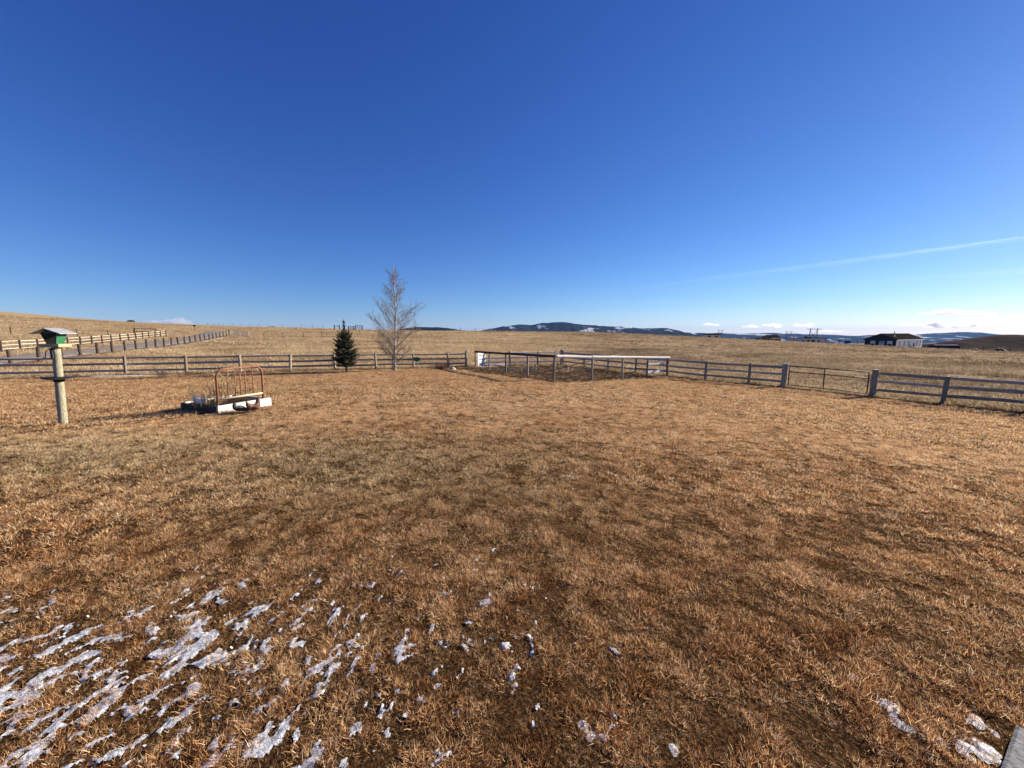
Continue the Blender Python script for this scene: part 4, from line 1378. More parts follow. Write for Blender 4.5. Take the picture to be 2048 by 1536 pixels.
# ------------------------------------------------------------------ far things
def sign_post():
    P = gpt(390, 96)
    root = thing('sign_post', 'small dark roadside box on a post beside the road top', 'post', P)
    mb = MB(); mb.tube([(0, 0, -.1), (0, 0, 1.15)], .07, 8); obj('post', mb.mesh('post', M_DARKPOST, True), root)
    mb = MB(); mb.box((0, 0, 1.3), (.6, .35, .36), None, 0, .05); obj('box', mb.mesh('box', M_BLACKMET), root)
    P = gpt(1679, 99)
    root = thing('mailbox', 'dark mailbox on a post left of the white pickup', 'mailbox', P)
    mb = MB(); mb.tube([(0, 0, -.1), (0, 0, 1.0)], .07, 8); obj('post', mb.mesh('post', M_DARKPOST, True), root)
    mb = MB(); mb.box((-.1, 0, 1.15), (.62, .3, .3), None, 0, .07); obj('box', mb.mesh('box', M_BLACKMET), root)


sign_post()


def gable_house(name, label, corner, a_n2, w, L, wall_h, base_z, roof_rise, mats, over=.35):
    n2 = Vector((math.cos(a_n2), math.sin(a_n2), 0)); n1 = Vector((n2.y, -n2.x, 0))
    if n1.dot(Vector(corner)) > 0: n1 = -n1
    dl = -n2; dr = -n1           # from the near corner: along the gable, along the side
    root = tag(bpy.data.objects.new(name, None), label, 'house'); COL.objects.link(root)
    root.matrix_basis = local_frame(Vector((corner.x, corner.y, base_z)), dr, dl)
    # local x along the side, y along the gable width
    gm, sm, rm = mats
    b = -1.2
    mb = MB(); mb.add([(0, 0, b), (0, w, b), (0, w, wall_h), (0, w / 2, wall_h + roof_rise), (0, 0, wall_h), (.2, 0, b), (.2, w, b), (.2, w, wall_h), (.2, w / 2, wall_h + roof_rise), (.2, 0, wall_h)],
                      [(0, 1, 2, 3, 4), (9, 8, 7, 6, 5), (0, 5, 6, 1), (1, 6, 7, 2), (2, 7, 8, 3), (3, 8, 9, 4), (4, 9, 5, 0)])
    obj('gable_wall', mb.mesh('gable_wall', gm), root)
    mb = MB(); mb.add([(L - .2, 0, b), (L - .2, w, b), (L - .2, w, wall_h), (L - .2, w / 2, wall_h + roof_rise), (L - .2, 0, wall_h), (L, 0, b), (L, w, b), (L, w, wall_h), (L, w / 2, wall_h + roof_rise), (L, 0, wall_h)],
                      [(0, 1, 2, 3, 4), (9, 8, 7, 6, 5), (0, 5, 6, 1), (1, 6, 7, 2), (2, 7, 8, 3), (3, 8, 9, 4), (4, 9, 5, 0)])
    obj('gable_wall', mb.mesh('gable_wall', gm), root)
    for y in (.1, w - .1):
        mb = MB(); mb.box((L / 2, y, (wall_h + b) / 2), (L - .41, .19, wall_h - b)); obj('side_wall', mb.mesh('side_wall', sm), root)
    sl = roof_rise / (w / 2); th = .16
    roof = []
    for s in (0, 1):
        y_e = -over if s == 0 else w + over
        z_e = wall_h - sl * over
        y_r = w / 2
        vs = [(-over, y_e, z_e), (L + over, y_e, z_e), (L + over, y_r, wall_h + roof_rise), (-over, y_r, wall_h + roof_rise)]
        vs = [(x, y, z + .03) for x, y, z in vs] + [(x, y, z + .03 + th) for x, y, z in vs]
        mb = MB(); mb.add(vs, [(0, 1, 2, 3), (7, 6, 5, 4), (0, 4, 5, 1), (1, 5, 6, 2), (2, 6, 7, 3), (3, 7, 4, 0)])
        roof.append(obj('roof', mb.mesh('roof', rm), root))
        mb = MB(); mb.box((L / 2, y_e + (-.03 if s == 0 else .03), z_e + .07), (L + 2 * over, .05, .22)); obj('fascia', mb.mesh('fascia', M_WHITESIDE), root)
    return root, roof


def far_house():
    Yc = 111.0
    c0 = at_y(1793, 679.5, Yc); base = c0.z - 2.7
    w, L = 7.0, 22.4
    root, roof = gable_house('house', 'dark house with white long side and charcoal gable roof beyond the pasture', c0, R(-60), w, L, 2.7, base, 1.6, (M_NAVY, M_WHITESIDE, M_SHINGLE))

    def win(par, nm, x, y, z, sx, sz, face):
        """window with trim, sash bar and two panes"""
        d = (.06, sx, sz) if face == 'g' else (sx, .06, sz)
        mb = MB(); o = (-.02, 0) if face == 'g' else (0, -.02)
        mb.box((x + o[0], y + o[1], z), d); fr = obj(nm, mb.mesh(nm, M_TRIM if face == 'g' else M_WHITESIDE), par)
        for s in (-1, 1):
            mb = MB(); pd = (.03, sx - .26, sz / 2 - .17) if face == 'g' else (sx - .22, .03, sz / 2 - .15)
            mb.box((x + o[0] * 3.2, y + o[1] * 3.2, z + s * (sz / 4 - .01)), pd)
            obj('pane', mb.mesh('pane', M_GLASSDK if (s < 0 or face == 's') else M_TRIM), fr)
    # gable side, y measured from the near corner
    win(root, 'window', 0, 1.35, 1.55, 1.15, 1.55, 'g')
    win(root, 'window', 0, 5.1, 1.55, 1.1, 1.5, 'g')
    mb = MB(); mb.box((-.03, 3.1, 1.05), (.06, 1.1, 2.3)); dr = obj('door', mb.mesh('door', M_TRIM), root)
    mb = MB(); mb.box((-.07, 3.1, 1.85), (.02, .55, .35)); obj('door_light', mb.mesh('door_light', M_GLASSDK), dr)
    for x in (2.6, 6.4, 10.2, 17.2, 20.4):
        win(root, 'window', x, 0, 1.45, 1.1, 1.75, 's')
    mb = MB(); mb.box((11.6, -.12, .45), (1.7, .25, .6)); obj('vent_box', mb.mesh('vent_box', M_GLASSDK), root)
    mb = MB(); mb.box((14.6, -.1, .75), (.45, .2, 1.5)); obj('meter_box', mb.mesh('meter_box', M_TPOST), root)
    mb = MB(); mb.tube([(4.6, 1.9, 3.2), (4.6, 1.9, 3.75)], [.42, .16], 10); mb.tube([(4.6, 1.9, 3.7), (4.6, 1.9, 5.1)], .13, 10)
    obj('stove_pipe', mb.mesh('stove_pipe', M_GATEPALE, True), roof[0])
    mb = MB(); mb.tube([(14.6, 1.6, 3.2), (14.6, 1.6, 3.65)], .12, 8); obj('vent_pipe', mb.mesh('vent_pipe', M_GATEPALE, True), roof[0])


far_house()


def far_buildings():
    # long pale manufactured home
    Yc = 130.0
    a = at_y(1601, 676.5, Yc); b = at_y(1655, 676.5, Yc + 2)
    d = b - a; L = math.hypot(d.x, d.y); base = a.z - 2.6
    root = thing('mobile_home', 'long grey-white mobile home left of the white pickup', 'house', (a.x, a.y, base), math.atan2(d.y, d.x))
    mb = MB(); mb.box((L / 2, 2, .85), (L, 4, 3.5), None, 0, .05); obj('wall', mb.mesh('wall', M_GREYSIDE), root)
    mb = MB(); mb.box((L / 2, 2, 2.68), (L + .3, 4.3, .14), None, 0, .03); obj('roof', mb.mesh('roof', M_SHINGLE), root)
    for x, w_, h_ in ((.10, .9, 1.0), (.30, 1.1, 1.2), (.47, 1.5, 1.3), (.68, .9, 1.1)):
        mb = MB(); mb.box((x * L, -.03, 1.5), (w_, .06, h_)); f = obj('window', mb.mesh('window', M_TRIM), root)
        mb = MB(); mb.box((x * L, -.07, 1.5), (w_ - .2, .03, h_ - .2)); obj('pane', mb.mesh('pane', M_GLASSDK), f)
    mb = MB(); mb.box((.87 * L, -.03, 1.1), (.9, .06, 2.0)); obj('door', mb.mesh('door', M_TRIM), root)
    mb = MB(); mb.box((.46 * L, 2, 2.95), (1.5, 1.2, .5), None, 0, .1); obj('roof_unit', mb.mesh('roof_unit', M_BLACKMET), root)
    # small brown house
    c0 = at_y(1543, 676, 190); base = c0.z - 2.4
    root, rf = gable_house('house', 'small brown house on the skyline left of the mobile home', c0, R(-80), 6.0, 5.5, 2.4, base, 1.3, (M_BROWNWALL, M_BROWNWALL, M_SHINGLE))
    mb = MB(); mb.box((2.5, -.03, 1.3), (1.0, .06, 1.0)); obj('window', mb.mesh('window', M_GLASSDK), root)
    # low farm buildings
    a = at_y(1412, 670, 260); base = a.z - 2.2
    root = thing('farm_shed', 'long low dark farm shed beside the left power pylon', 'shed', (a.x, a.y, base))
    mb = MB(); mb.box((5, 2, 0), (10, 4, 4.4)); obj('wall', mb.mesh('wall', M_GREYSIDE), root)
    mb = MB(); mb.add([(-.4, -.5, 2.2), (10.4, -.5, 2.2), (10.4, 2, 3.1), (-.4, 2, 3.1), (10.4, 4.5, 2.2), (-.4, 4.5, 2.2)], [(0, 1, 2, 3), (3, 2, 4, 5), (0, 3, 5), (1, 4, 2), (0, 5, 4, 1)])
    obj('roof', mb.mesh('roof', M_SHINGLE), root)
    for x in (2.5, 7): 
        mb = MB(); mb.box((x, -.04, .6), (1.6, .08, 2.2)); obj('door', mb.mesh('door', M_GLASSDK), root)


far_buildings()


def vehicle(name, label, P, rz, pickup=True, paint=M_CARWHITE, s=1.0, cat='pickup'):
    root = thing(name, label, cat, P, rz)
    # side profile extruded: x along the length, z up
    if pickup:
        prof = [(-2.7, .45), (-2.75, 1.05), (-.75, 1.08), (-.55, 1.75), (.65, 1.78), (1.25, 1.15), (2.55, 1.02), (2.75, .8), (2.72, .42)]
    else:
        prof = [(-2.2, .4), (-2.25, 1.0), (-1.9, 1.35), (-1.3, 1.62), (.4, 1.62), (1.2, 1.05), (2.1, .9), (2.25, .65), (2.2, .38)]
    n = len(prof); w = .93
    def ww(z): return w * (1 if z < 1.1 else 1 - (z - 1.1) * .28)
    mb = MB(); mb.add([(x, -ww(z), z) for x, z in prof] + [(x, ww(z), z) for x, z in prof],
                      [tuple(range(n)), tuple(range(2 * n - 1, n - 1, -1))] + [(i, i + n, (i + 1) % n + n, (i + 1) % n) for i in range(n)])
    obj('body', mb.mesh('body', paint), root)
    for sy in (-1, 1):
        mb = MB(); x0, x1 = (-.5, .75) if pickup else (-1.4, .55)
        mb.add([(x0, sy * .905, 1.15), (x1 + .25, sy * .905, 1.15), (x1 - .15, sy * .80, 1.66), (x0 + .08, sy * .80, 1.66)], [(0, 1, 2, 3) if sy < 0 else (3, 2, 1, 0)])
        obj('side_window', mb.mesh('side_window', M_GLASSDK), root)
        for x in (-1.75, 1.75) if pickup else (-1.4, 1.4):
            mb = MB(); mb.tube([(x, sy * .72, .36), (x, sy * .96, .36)], .36, 16); t = obj('wheel', mb.mesh('wheel', M_TYRE, False), root)
            mb = MB(); mb.tube([(x, sy * .95, .36), (x, sy * .975, .36)], .2, 12); obj('rim', mb.mesh('rim', M_GATEPALE), t)
    xa, xb, za, zb = (1.24, .70, 1.20, 1.73) if pickup else (1.18, .46, 1.09, 1.57)
    mb = MB(); mb.add([(xa + .03, -.78, za), (xa + .03, .78, za), (xb + .03, .68, zb), (xb + .03, -.68, zb)], [(0, 1, 2, 3)]); obj('windshield', mb.mesh('windshield', M_GLASSDK), root)
    if pickup:
        mb = MB(); mb.add([(-.76, .8, 1.18), (-.76, -.8, 1.18), (-.60, -.70, 1.66), (-.60, .70, 1.66)], [(0, 1, 2, 3)]); obj('rear_window', mb.mesh('rear_window', M_GLASSDK), root)
    return root


_p = at_y(1695, 682, 112); 
vehicle('pickup_truck', 'white pickup parked left of the dark house', (_p.x, _p.y, _p.z - 1.70), R(-128), True)
_p = at_y(1540, 678.5, 185)
vehicle('parked_car', 'small white car on the field edge, glinting below the brown house', (_p.x, _p.y, _p.z - 1.6), R(200), False, cat='car')


def pylon(px, ytop, Y, label, wgap):
    t = at_y(px, ytop, Y); base = H(t.x, t.y) - .3
    h = t.z - base
    root = thing('power_pylon', label, 'pylon', (t.x, t.y, base), math.atan2(-t.x, t.y) + .2, group='wooden frame power pylons')
    for s in (-1, 1):
        mb = MB(); mb.tube([(s * (wgap / 2 + .9), 0, 0), (s * wgap / 2, 0, h)], [.55, .42], 8); obj('pole', mb.mesh('pole', M_PYLON, True), root)
    mb = MB(); mb.box((0, -.3, h - .7), (wgap * 2.1, .5, .55)); obj('cross_arm', mb.mesh('cross_arm', M_PYLON), root)
    for s in (-1, 1):
        mb = MB(); mb.tube([(s * wgap / 2, .2, h - 3), (-s * wgap / 2, .2, h - 12)], .22, 6); obj('brace', mb.mesh('brace', M_PYLON), root)
    return root


pylon(1628, 657, 460, 'nearest and tallest wooden power pylon, behind the mobile home', 6.5)
pylon(1578, 663, 720, 'middle wooden power pylon, left of the mobile home', 6.5)
pylon(1441, 660, 860, 'leftmost wooden power pylon, above the low farm shed', 6.5)


def tarp_stack():
    a = gpt(1862, 112); b = gpt(1908, 112)
    z = at_y(1885, 689.5, 112).z
    d = b - a; L = math.hypot(d.x, d.y)
    root = thing('tarped_stack', 'long low dark blue tarp-covered stack right of the house', 'stack', (a.x, a.y, z - 1.9), math.atan2(d.y, d.x))
    mb = MB(); n = 14
    sec = [(-1.2, 0), (-1.2, 1.2), (-.8, 1.75), (0, 1.95), (.8, 1.75), (1.2, 1.2), (1.2, 0)]
    for i in range(n):
        for y, zz in sec: mb.v.append((L * i / (n - 1), y + random.uniform(-.06, .06), zz * (1 + random.uniform(-.04, .03))))
    m_ = len(sec)
    for i in range(n - 1):
        for k in range(m_ - 1): mb.f.append((i * m_ + k, i * m_ + k + 1, (i + 1) * m_ + k + 1, (i + 1) * m_ + k)); mb.m.append(0)
    mb.f.append(tuple(range(m_))[::-1]); mb.m.append(0); mb.f.append(tuple((n - 1) * m_ + k for k in range(m_))); mb.m.append(0)
    obj('tarp', mb.mesh('tarp', M_BLUETARP), root)
    mb = MB(); mb.box((L + .45, 0, .85), (.4, .4, 2.0), None, 0, .04); obj('end_post', mb.mesh('end_post', M_WHITESIDE), root)
    for px, wpx, lab in ((1945, 24, 'dark earth mound on the right skyline, nearer the blue stack'), (1995, 30, 'dark earth mound on the right skyline, nearer the picture edge')):
        p = gpt(px, 96); w = wpx / 770 * 96 / 1.2
        zt = at_y(px, 697.5, 96).z
        mb = MB(); n = 13; rg = random.Random(px)
        for i in range(n):
            for j in range(n):
                u, v = i / (n - 1) * 2 - 1, j / (n - 1) * 2 - 1
                hh = max(0, 1 - u * u - v * v) ** .7
                mb.v.append((u * w / 2 * 1.3, v * w / 2, hh * 1.3 * (1 + rg.uniform(-.12, .12)) - .05))
        for i in range(n - 1):
            for j in range(n - 1): mb.f.append((i * n + j, (i + 1) * n + j, (i + 1) * n + j + 1, i * n + j + 1)); mb.m.append(0)
        tag(obj('earth_mound', mb.mesh('earth_mound', M_MOUND, True), None, Matrix.Translation((p.x, p.y, zt - 1.15))), lab, 'mound')


tarp_stack()


def far_tree(px, py, Y, w, h, label, trunk=True, name='distant_tree', cat='tree'):
    P = gpt(px, Y)
    root = thing(name, label, cat, P)
    rg = random.Random(int(px)); mb = MB()
    for i in range(420):
        while True:
            u = Vector((rg.uniform(-1, 1), rg.uniform(-1, 1), rg.uniform(-1, 1)))
            if u.length < 1: break
        c = Vector((u.x * w / 2, u.y * w / 2, h * .58 + u.z * h * .42))
        s = h * .09
        a = Vector((rg.uniform(-1, 1), rg.uniform(-1, 1), rg.uniform(-1, 1))).normalized() * s; b = a.orthogonal().normalized() * s
        mb.add([c - a - b * .5, c + a - b * .5, c + b], [(0, 1, 2)])
    obj('crown', mb.mesh('crown', M_SHRUB), root)
    mb = MB(); mb.tube([(0, 0, -.2), (.05, 0, h * .5)], [w * .05, w * .03], 6); obj('trunk', mb.mesh('trunk', M_SPRUCEBARK), root)


far_tree(262, 641, 172, 2.9, 1.6, 'small round dark bush on the left hill skyline', name='distant_bush', cat='bush')
far_tree(545, 653, 145, 1.3, .75, 'tiny dark bush on the skyline above the road gate', name='distant_bush', cat='bush')
far_tree(1515, 677, 108, 1.4, .9, 'tiny dark bush left of the brown house', name='distant_bush', cat='bush')

# ------------------------------------------------------------------ snow
def snow_weight(x, y):
    """how much of the lawn still carries snow: most at the near left, none beyond a few metres"""
    x = np.asarray(x, float); y = np.asarray(y, float)
    w = np.clip((-x + .45) / 2.0, 0, 1.12) ** .75 * np.clip((3.25 + .12 * x - y) / .9, 0, 1)
    w2 = .35 * np.clip((.9 - np.abs(x + .1)) / .8, 0, 1) * np.clip((2.9 - y) / .8, 0, 1)
    return np.maximum(w, w2)


SLAB_SNOW = [(hit(px, py), r) for px, py, r in ((1785, 1415, .085), (1795, 1445, .06), (1955, 1445, .07), (1935, 1495, .12), (1975, 1505, .10), (1705, 1352, .05), (1170, 1455, .05), (1868, 1470, .06), (1990, 1465, .06),
                                                (1180, 1470, .04), (975, 1205, .05), (1350, 1500, .05))]


def snow_depth(x, y):
    x = np.asarray(x, float); y = np.asarray(y, float)
    wx = (fbm(x * 3.1 + 50, y * 3.1, 3) - .5) * .16; wy = (fbm(x * 3.1, y * 3.1 + 50, 3) - .5) * .16
    a = R(10); u = (x + wx) * math.sin(a) + (y + wy) * math.cos(a); v = (x + wx) * math.cos(a) - (y + wy) * math.sin(a)
    n = fbm(v / .045 + 3.1, u / .080 + 7.7, 3)
    n = n + .56 * (fbm(v / .026, u / .036, 3) - .5)
    w = snow_weight(x, y)
    thr = .868 - .30 * w
    d = np.where(w > .02, (n - thr), -1)
    for p, r in SLAB_SNOW:
        q = r * .42 - np.hypot(x - p.x, (y - p.y) * .8) + 1.1 * r * (fbm(x / .035, y / .035, 3) - .5)
        d = np.maximum(d, q * 1.3)
    return d


def build_snow():
    st = .0105
    xs = np.arange(-5.6, 2.6, st); ys = np.arange(.75, 3.9, st)
    X, Y = np.meshgrid(xs, ys, indexing='ij')
    D = snow_depth(X, Y)
    G = Hs(X[::8, ::8], Y[::8, ::8])
    # bilinear upsample of the smooth ground
    gi = np.clip(np.arange(len(xs)) / 8, 0, G.shape[0] - 1.001); gj = np.clip(np.arange(len(ys)) / 8, 0, G.shape[1] - 1.001)
    i0 = gi.astype(int); j0 = gj.astype(int); fi = (gi - i0)[:, None]; fj = (gj - j0)[None]
    Z = (G[i0][:, j0] * (1 - fi) * (1 - fj) + G[i0 + 1][:, j0] * fi * (1 - fj) + G[i0][:, j0 + 1] * (1 - fi) * fj + G[i0 + 1][:, j0 + 1] * fi * fj)
    T = np.clip(D * .13, -.03, .009) + .012 * (fbm(X / .05, Y / .05, 3) - .5) + .001
    V = np.stack([X, Y, Z + T], -1)
    ok = D > -.03
    m = ok[:-1, :-1] & ok[1:, :-1] & ok[:-1, 1:] & ok[1:, 1:]
    ii, jj = np.where(m)
    ny = len(ys)
    F = np.stack([ii * ny + jj, (ii + 1) * ny + jj, (ii + 1) * ny + jj + 1, ii * ny + jj + 1], -1)
    used = np.unique(F); mp = np.full(X.size, -1); mp[used] = np.arange(len(used))
    me = bpy.data.meshes.new('snow_patches')
    me.from_pydata(V.reshape(-1, 3)[used].tolist(), [], mp[F].tolist())
    me.polygons.foreach_set('use_smooth', [True] * len(me.polygons)); me.materials.append(M_SNOW)
    tag(obj('snow_patches', me), 'thin melting snow patches lying between the grass in the foreground', 'snow', kind='stuff')


build_snow()


def snow_drift(label, pts, w, h):
    """long low drift along a line of points"""
    mb = MB(); n = 7; rows = []
    for i, p in enumerate(pts):
        t = (pts[min(i + 1, len(pts) - 1)] - pts[max(i - 1, 0)]); t.z = 0; t.normalize(); s = Vector((-t.y, t.x, 0))
        e = math.sin(math.pi * (i + .02) / (len(pts) - .96)) ** .5
        ww = w * e * (.6 + .8 * float(vnoise(i * .6, w * 9)))
        for k in range(n):
            u = k / (n - 1) * 2 - 1
            q = p + s * u * ww
            mb.v.append((q.x, q.y, H(q.x, q.y) - .02 + (h * (1 - u * u) * e + .02 * (1 - abs(u)))))
    for i in range(len(pts) - 1):
        for k in range(n - 1): mb.f.append((i * n + k, i * n + k + 1, (i + 1) * n + k + 1, (i + 1) * n + k)); mb.m.append(0)
    tag(obj('snow_drift', mb.mesh('snow_drift', M_SNOW, True)), label, 'snow', 'narrow snow drifts left by the fences')


a, b = hit(140, 754), hit(325, 751)
snow_drift('narrow strip of snow along the foot of the left yard fence', [Vector((*(a.lerp(b, i / 24).xy), 0)) for i in range(25)], .35, .06)
a, b = gpt(942, 31.5), gpt(1022, 33.6)
snow_drift('snow strip behind the white slotted panel', [Vector((*(a.lerp(b, i / 16).xy), 0)) for i in range(17)], .4, .12)
a, b = rline(F1, 4.6), rline(F1, 13)
snow_drift('long thin snow strip below the dark road fence', [Vector((a.lerp(b, i / 40).x + .5, a.lerp(b, i / 40).y - .25, 0)) for i in range(41)], .28, .05)
a, b = rline(F1, 15), rline(F1, 24)
snow_drift('farther thin snow strip below the upper end of the dark road fence', [Vector((a.lerp(b, i / 40).x + .5, a.lerp(b, i / 40).y - .25, 0)) for i in range(41)], .32, .06)

# ------------------------------------------------------------------ grass
def grass_mat(name, ramp_a, ramp_b, trans=.42):
    """ramp_a: fresh brown lawn; ramp_b: grey-olive variant, mixed by the per-tuft attribute 'zone'"""
    m, nt, out = new_mat(name)
    sh = N(nt, 'ShaderNodeAttribute', attribute_name='shade')
    ti = N(nt, 'ShaderNodeAttribute', attribute_name='tint'); ti.attribute_type = 'INSTANCER'
    zo = N(nt, 'ShaderNodeAttribute', attribute_name='zone'); zo.attribute_type = 'INSTANCER'
    ad = N(nt, 'ShaderNodeMath', operation='ADD'); nt.links.new(sh.outputs['Fac'], ad.inputs[0]); nt.links.new(ti.outputs['Fac'], ad.inputs[1])
    ca = ramp(nt, ad.outputs[0], ramp_a); cb = ramp(nt, ad.outputs[0], ramp_b)
    mx = N(nt, 'ShaderNodeMix', data_type='RGBA')
    nt.links.new(zo.outputs['Fac'], mx.inputs['Factor']); nt.links.new(ca, mx.inputs['A']); nt.links.new(cb, mx.inputs['B'])
    p = N(nt, 'ShaderNodeBsdfPrincipled'); p.inputs['Roughness'].default_value = .6; p.inputs['Specular IOR Level'].default_value = .05
    nt.links.new(mx.outputs['Result'], p.inputs['Base Color'])
    t = N(nt, 'ShaderNodeBsdfTranslucent'); nt.links.new(mx.outputs['Result'], t.inputs['Color'])
    ms = N(nt, 'ShaderNodeMixShader'); ms.inputs[0].default_value = trans
    nt.links.new(p.outputs[0], ms.inputs[1]); nt.links.new(t.outputs[0], ms.inputs[2])
    nt.links.new(ms.outputs[0], out.inputs['Surface'])
    return m


M_LAWN = grass_mat('dry_lawn_grass', [(.0, (.030, .010, .003)), (.3, (.17, .066, .020)), (.55, (.44, .198, .070)), (.8, (.78, .460, .200)), (1.0, (.94, .73, .46))],
                   [(.0, (.033, .018, .007)), (.3, (.15, .086, .032)), (.55, (.35, .220, .095)), (.8, (.62, .44, .22)), (1.0, (.80, .65, .41))])
M_PAST = grass_mat('dry_pasture_grass', [(.0, (.18, .118, .060)), (.4, (.43, .305, .165)), (.7, (.65, .49, .29)), (1.0, (.80, .65, .43))],
                   [(.0, (.075, .050, .030)), (.4, (.19, .137, .083)), (.7, (.32, .242, .152)), (1.0, (.45, .36, .24))])


def tuft_sources(name, mat, count, blades, length, width, radius, flatness, seed, segs=3):
    col = bpy.data.collections.new(name)
    rg = random.Random(seed)
    for c in range(count):
        V, F, S = [], [], []
        for b in range(blades):
            a = rg.uniform(0, 6.283); d = radius * math.sqrt(rg.random())
            p = Vector((math.cos(a) * d, math.sin(a) * d, -.004))
            az = a + rg.uniform(-1.4, 1.4)
            el_ = R(rg.uniform(12, 80)) * (1 - flatness) + R(rg.uniform(5, 45)) * flatness
            L = length * rg.uniform(.55, 1.35)
            dd = Vector((math.cos(az) * math.cos(el_), math.sin(az) * math.cos(el_), math.sin(el_)))
            sw = Matrix.Rotation(rg.uniform(-.9, .9), 3, dd) @ Vector((-math.sin(az), math.cos(az), 0))
            w = width * rg.uniform(.7, 1.3)
            sh = min(1, max(0, rg.gauss(.52, .30)))
            q = p.copy(); i0 = len(V)
            curl = rg.uniform(-.1, .5)
            for s in range(segs + 1):
                t = s / segs
                ww = w * (1 - .75 * t ** 1.5)
                V += [tuple(q - sw * ww / 2), tuple(q + sw * ww / 2)]; S += [sh, sh]
                dd = (dd + Vector((rg.uniform(-.12, .12), rg.uniform(-.12, .12), -curl * .55))).normalized()
                if q.z < .004 and dd.z < 0: dd.z = .02
                q = q + dd * L / segs
            for s in range(segs):
                k = i0 + 2 * s; F.append((k, k + 1, k + 3, k + 2))
        me = bpy.data.meshes.new(name)
        me.from_pydata(V, [], F); me.materials.append(mat)
        at = me.attributes.new('shade', 'FLOAT', 'POINT'); at.data.foreach_set('value', np.array(S, np.float32))
        o = bpy.data.objects.new('tuft', me); col.objects.link(o)
    return col


def scatter(name, label, pts, scale, tint, zone, col, tilt=.15, squash=None):
    n = len(pts)
    me = bpy.data.meshes.new(name)
    me.vertices.add(n); me.vertices.foreach_set('co', np.asarray(pts, np.float32).ravel())
    def att(nm, ty, arr):
        a = me.attributes.new(nm, ty, 'POINT'); a.data.foreach_set('vector' if ty == 'FLOAT_VECTOR' else 'value', np.asarray(arr, np.float32 if ty != 'INT' else np.int32).ravel())
    rot = np.stack([RNG.normal(0, tilt, n), RNG.normal(0, tilt, n), RNG.uniform(0, 6.283, n)], -1)
    att('rot', 'FLOAT_VECTOR', rot); att('scl', 'FLOAT', scale); att('tint', 'FLOAT', tint); att('zone', 'FLOAT', zone)
    att('pick', 'INT', RNG.integers(0, len(col.objects), n))
    o = obj(name, me)
    g = bpy.data.node_groups.new(name + '_scatter', 'GeometryNodeTree')
    g.interface.new_socket('Geometry', in_out='INPUT', socket_type='NodeSocketGeometry')
    g.interface.new_socket('Geometry', in_out='OUTPUT', socket_type='NodeSocketGeometry')
    gi = g.nodes.new('NodeGroupInput'); go = g.nodes.new('NodeGroupOutput')
    ip = g.nodes.new('GeometryNodeInstanceOnPoints'); ci = g.nodes.new('GeometryNodeCollectionInfo')
    ci.inputs['Collection'].default_value = col; ci.inputs['Separate Children'].default_value = True; ci.inputs['Reset Children'].default_value = True
    def na(nm, ty):
        x = g.nodes.new('GeometryNodeInputNamedAttribute'); x.data_type = ty; x.inputs['Name'].default_value = nm; return x.outputs['Attribute']
    g.links.new(gi.outputs[0], ip.inputs['Points']); g.links.new(ci.outputs[0], ip.inputs['Instance'])
    ip.inputs['Pick Instance'].default_value = True
    g.links.new(na('pick', 'INT'), ip.inputs['Instance Index']); g.links.new(na('rot', 'FLOAT_VECTOR'), ip.inputs['Rotation']); g.links.new(na('scl', 'FLOAT'), ip.inputs['Scale'])
    g.links.new(ip.outputs[0], go.inputs[0])
    md = o.modifiers.new('scatter', 'NODES'); md.node_group = g
    return tag(o, label, 'grass', kind='stuff')


def sector(r0, r1, dens, half=R(62)):
    n = int(dens * half * (r1 * r1 - r0 * r0))
    r = np.sqrt(RNG.uniform(r0 * r0, r1 * r1, n)); a = RNG.uniform(-half, half, n)
    return r * np.sin(a), r * np.cos(a)


def zone_field(x, y):
    """olive-grey worn band some metres out on the left, and trampled strips"""
    n = fbm(x * .45 + 9, y * .45 + 2, 4)
    r = np.hypot(x, y)
    band = np.exp(-((y - (5.2 - .10 * x)) / 1.5) ** 2) * np.clip((1.8 - x) / 3.5, 0, 1)
    right = np.clip((x - 2) / 6, 0, 1) * .25
    far = np.clip((r - 17) / 12, 0, 1) * .25
    return np.clip(band * .85 + (n - .5) * .9, 0, 1)


def tint_field(x, y):
    r = np.hypot(x, y)
    n = fbm(x * 1.6, y * 1.6, 4); n2 = fbm(x * 6 + 30, y * 6, 3); n3 = fbm(x * .3 + 5, y * .3, 3)
    dark = np.clip((fbm(x * 7.5 + 70, y * 7.5 + 20, 2) - .67) / .06, 0, 1) * np.clip((13 - r) / 6, 0, 1)  # dark specks put clump holes and their shadows into the tint
    mid = np.interp(r, [4, 10, 15, 24], [0, .13, .07, .0])
    return (n - .5) * .12 + (n2 - .5) * .50 + (n3 - .5) * .10 + mid - dark * .28 + .16


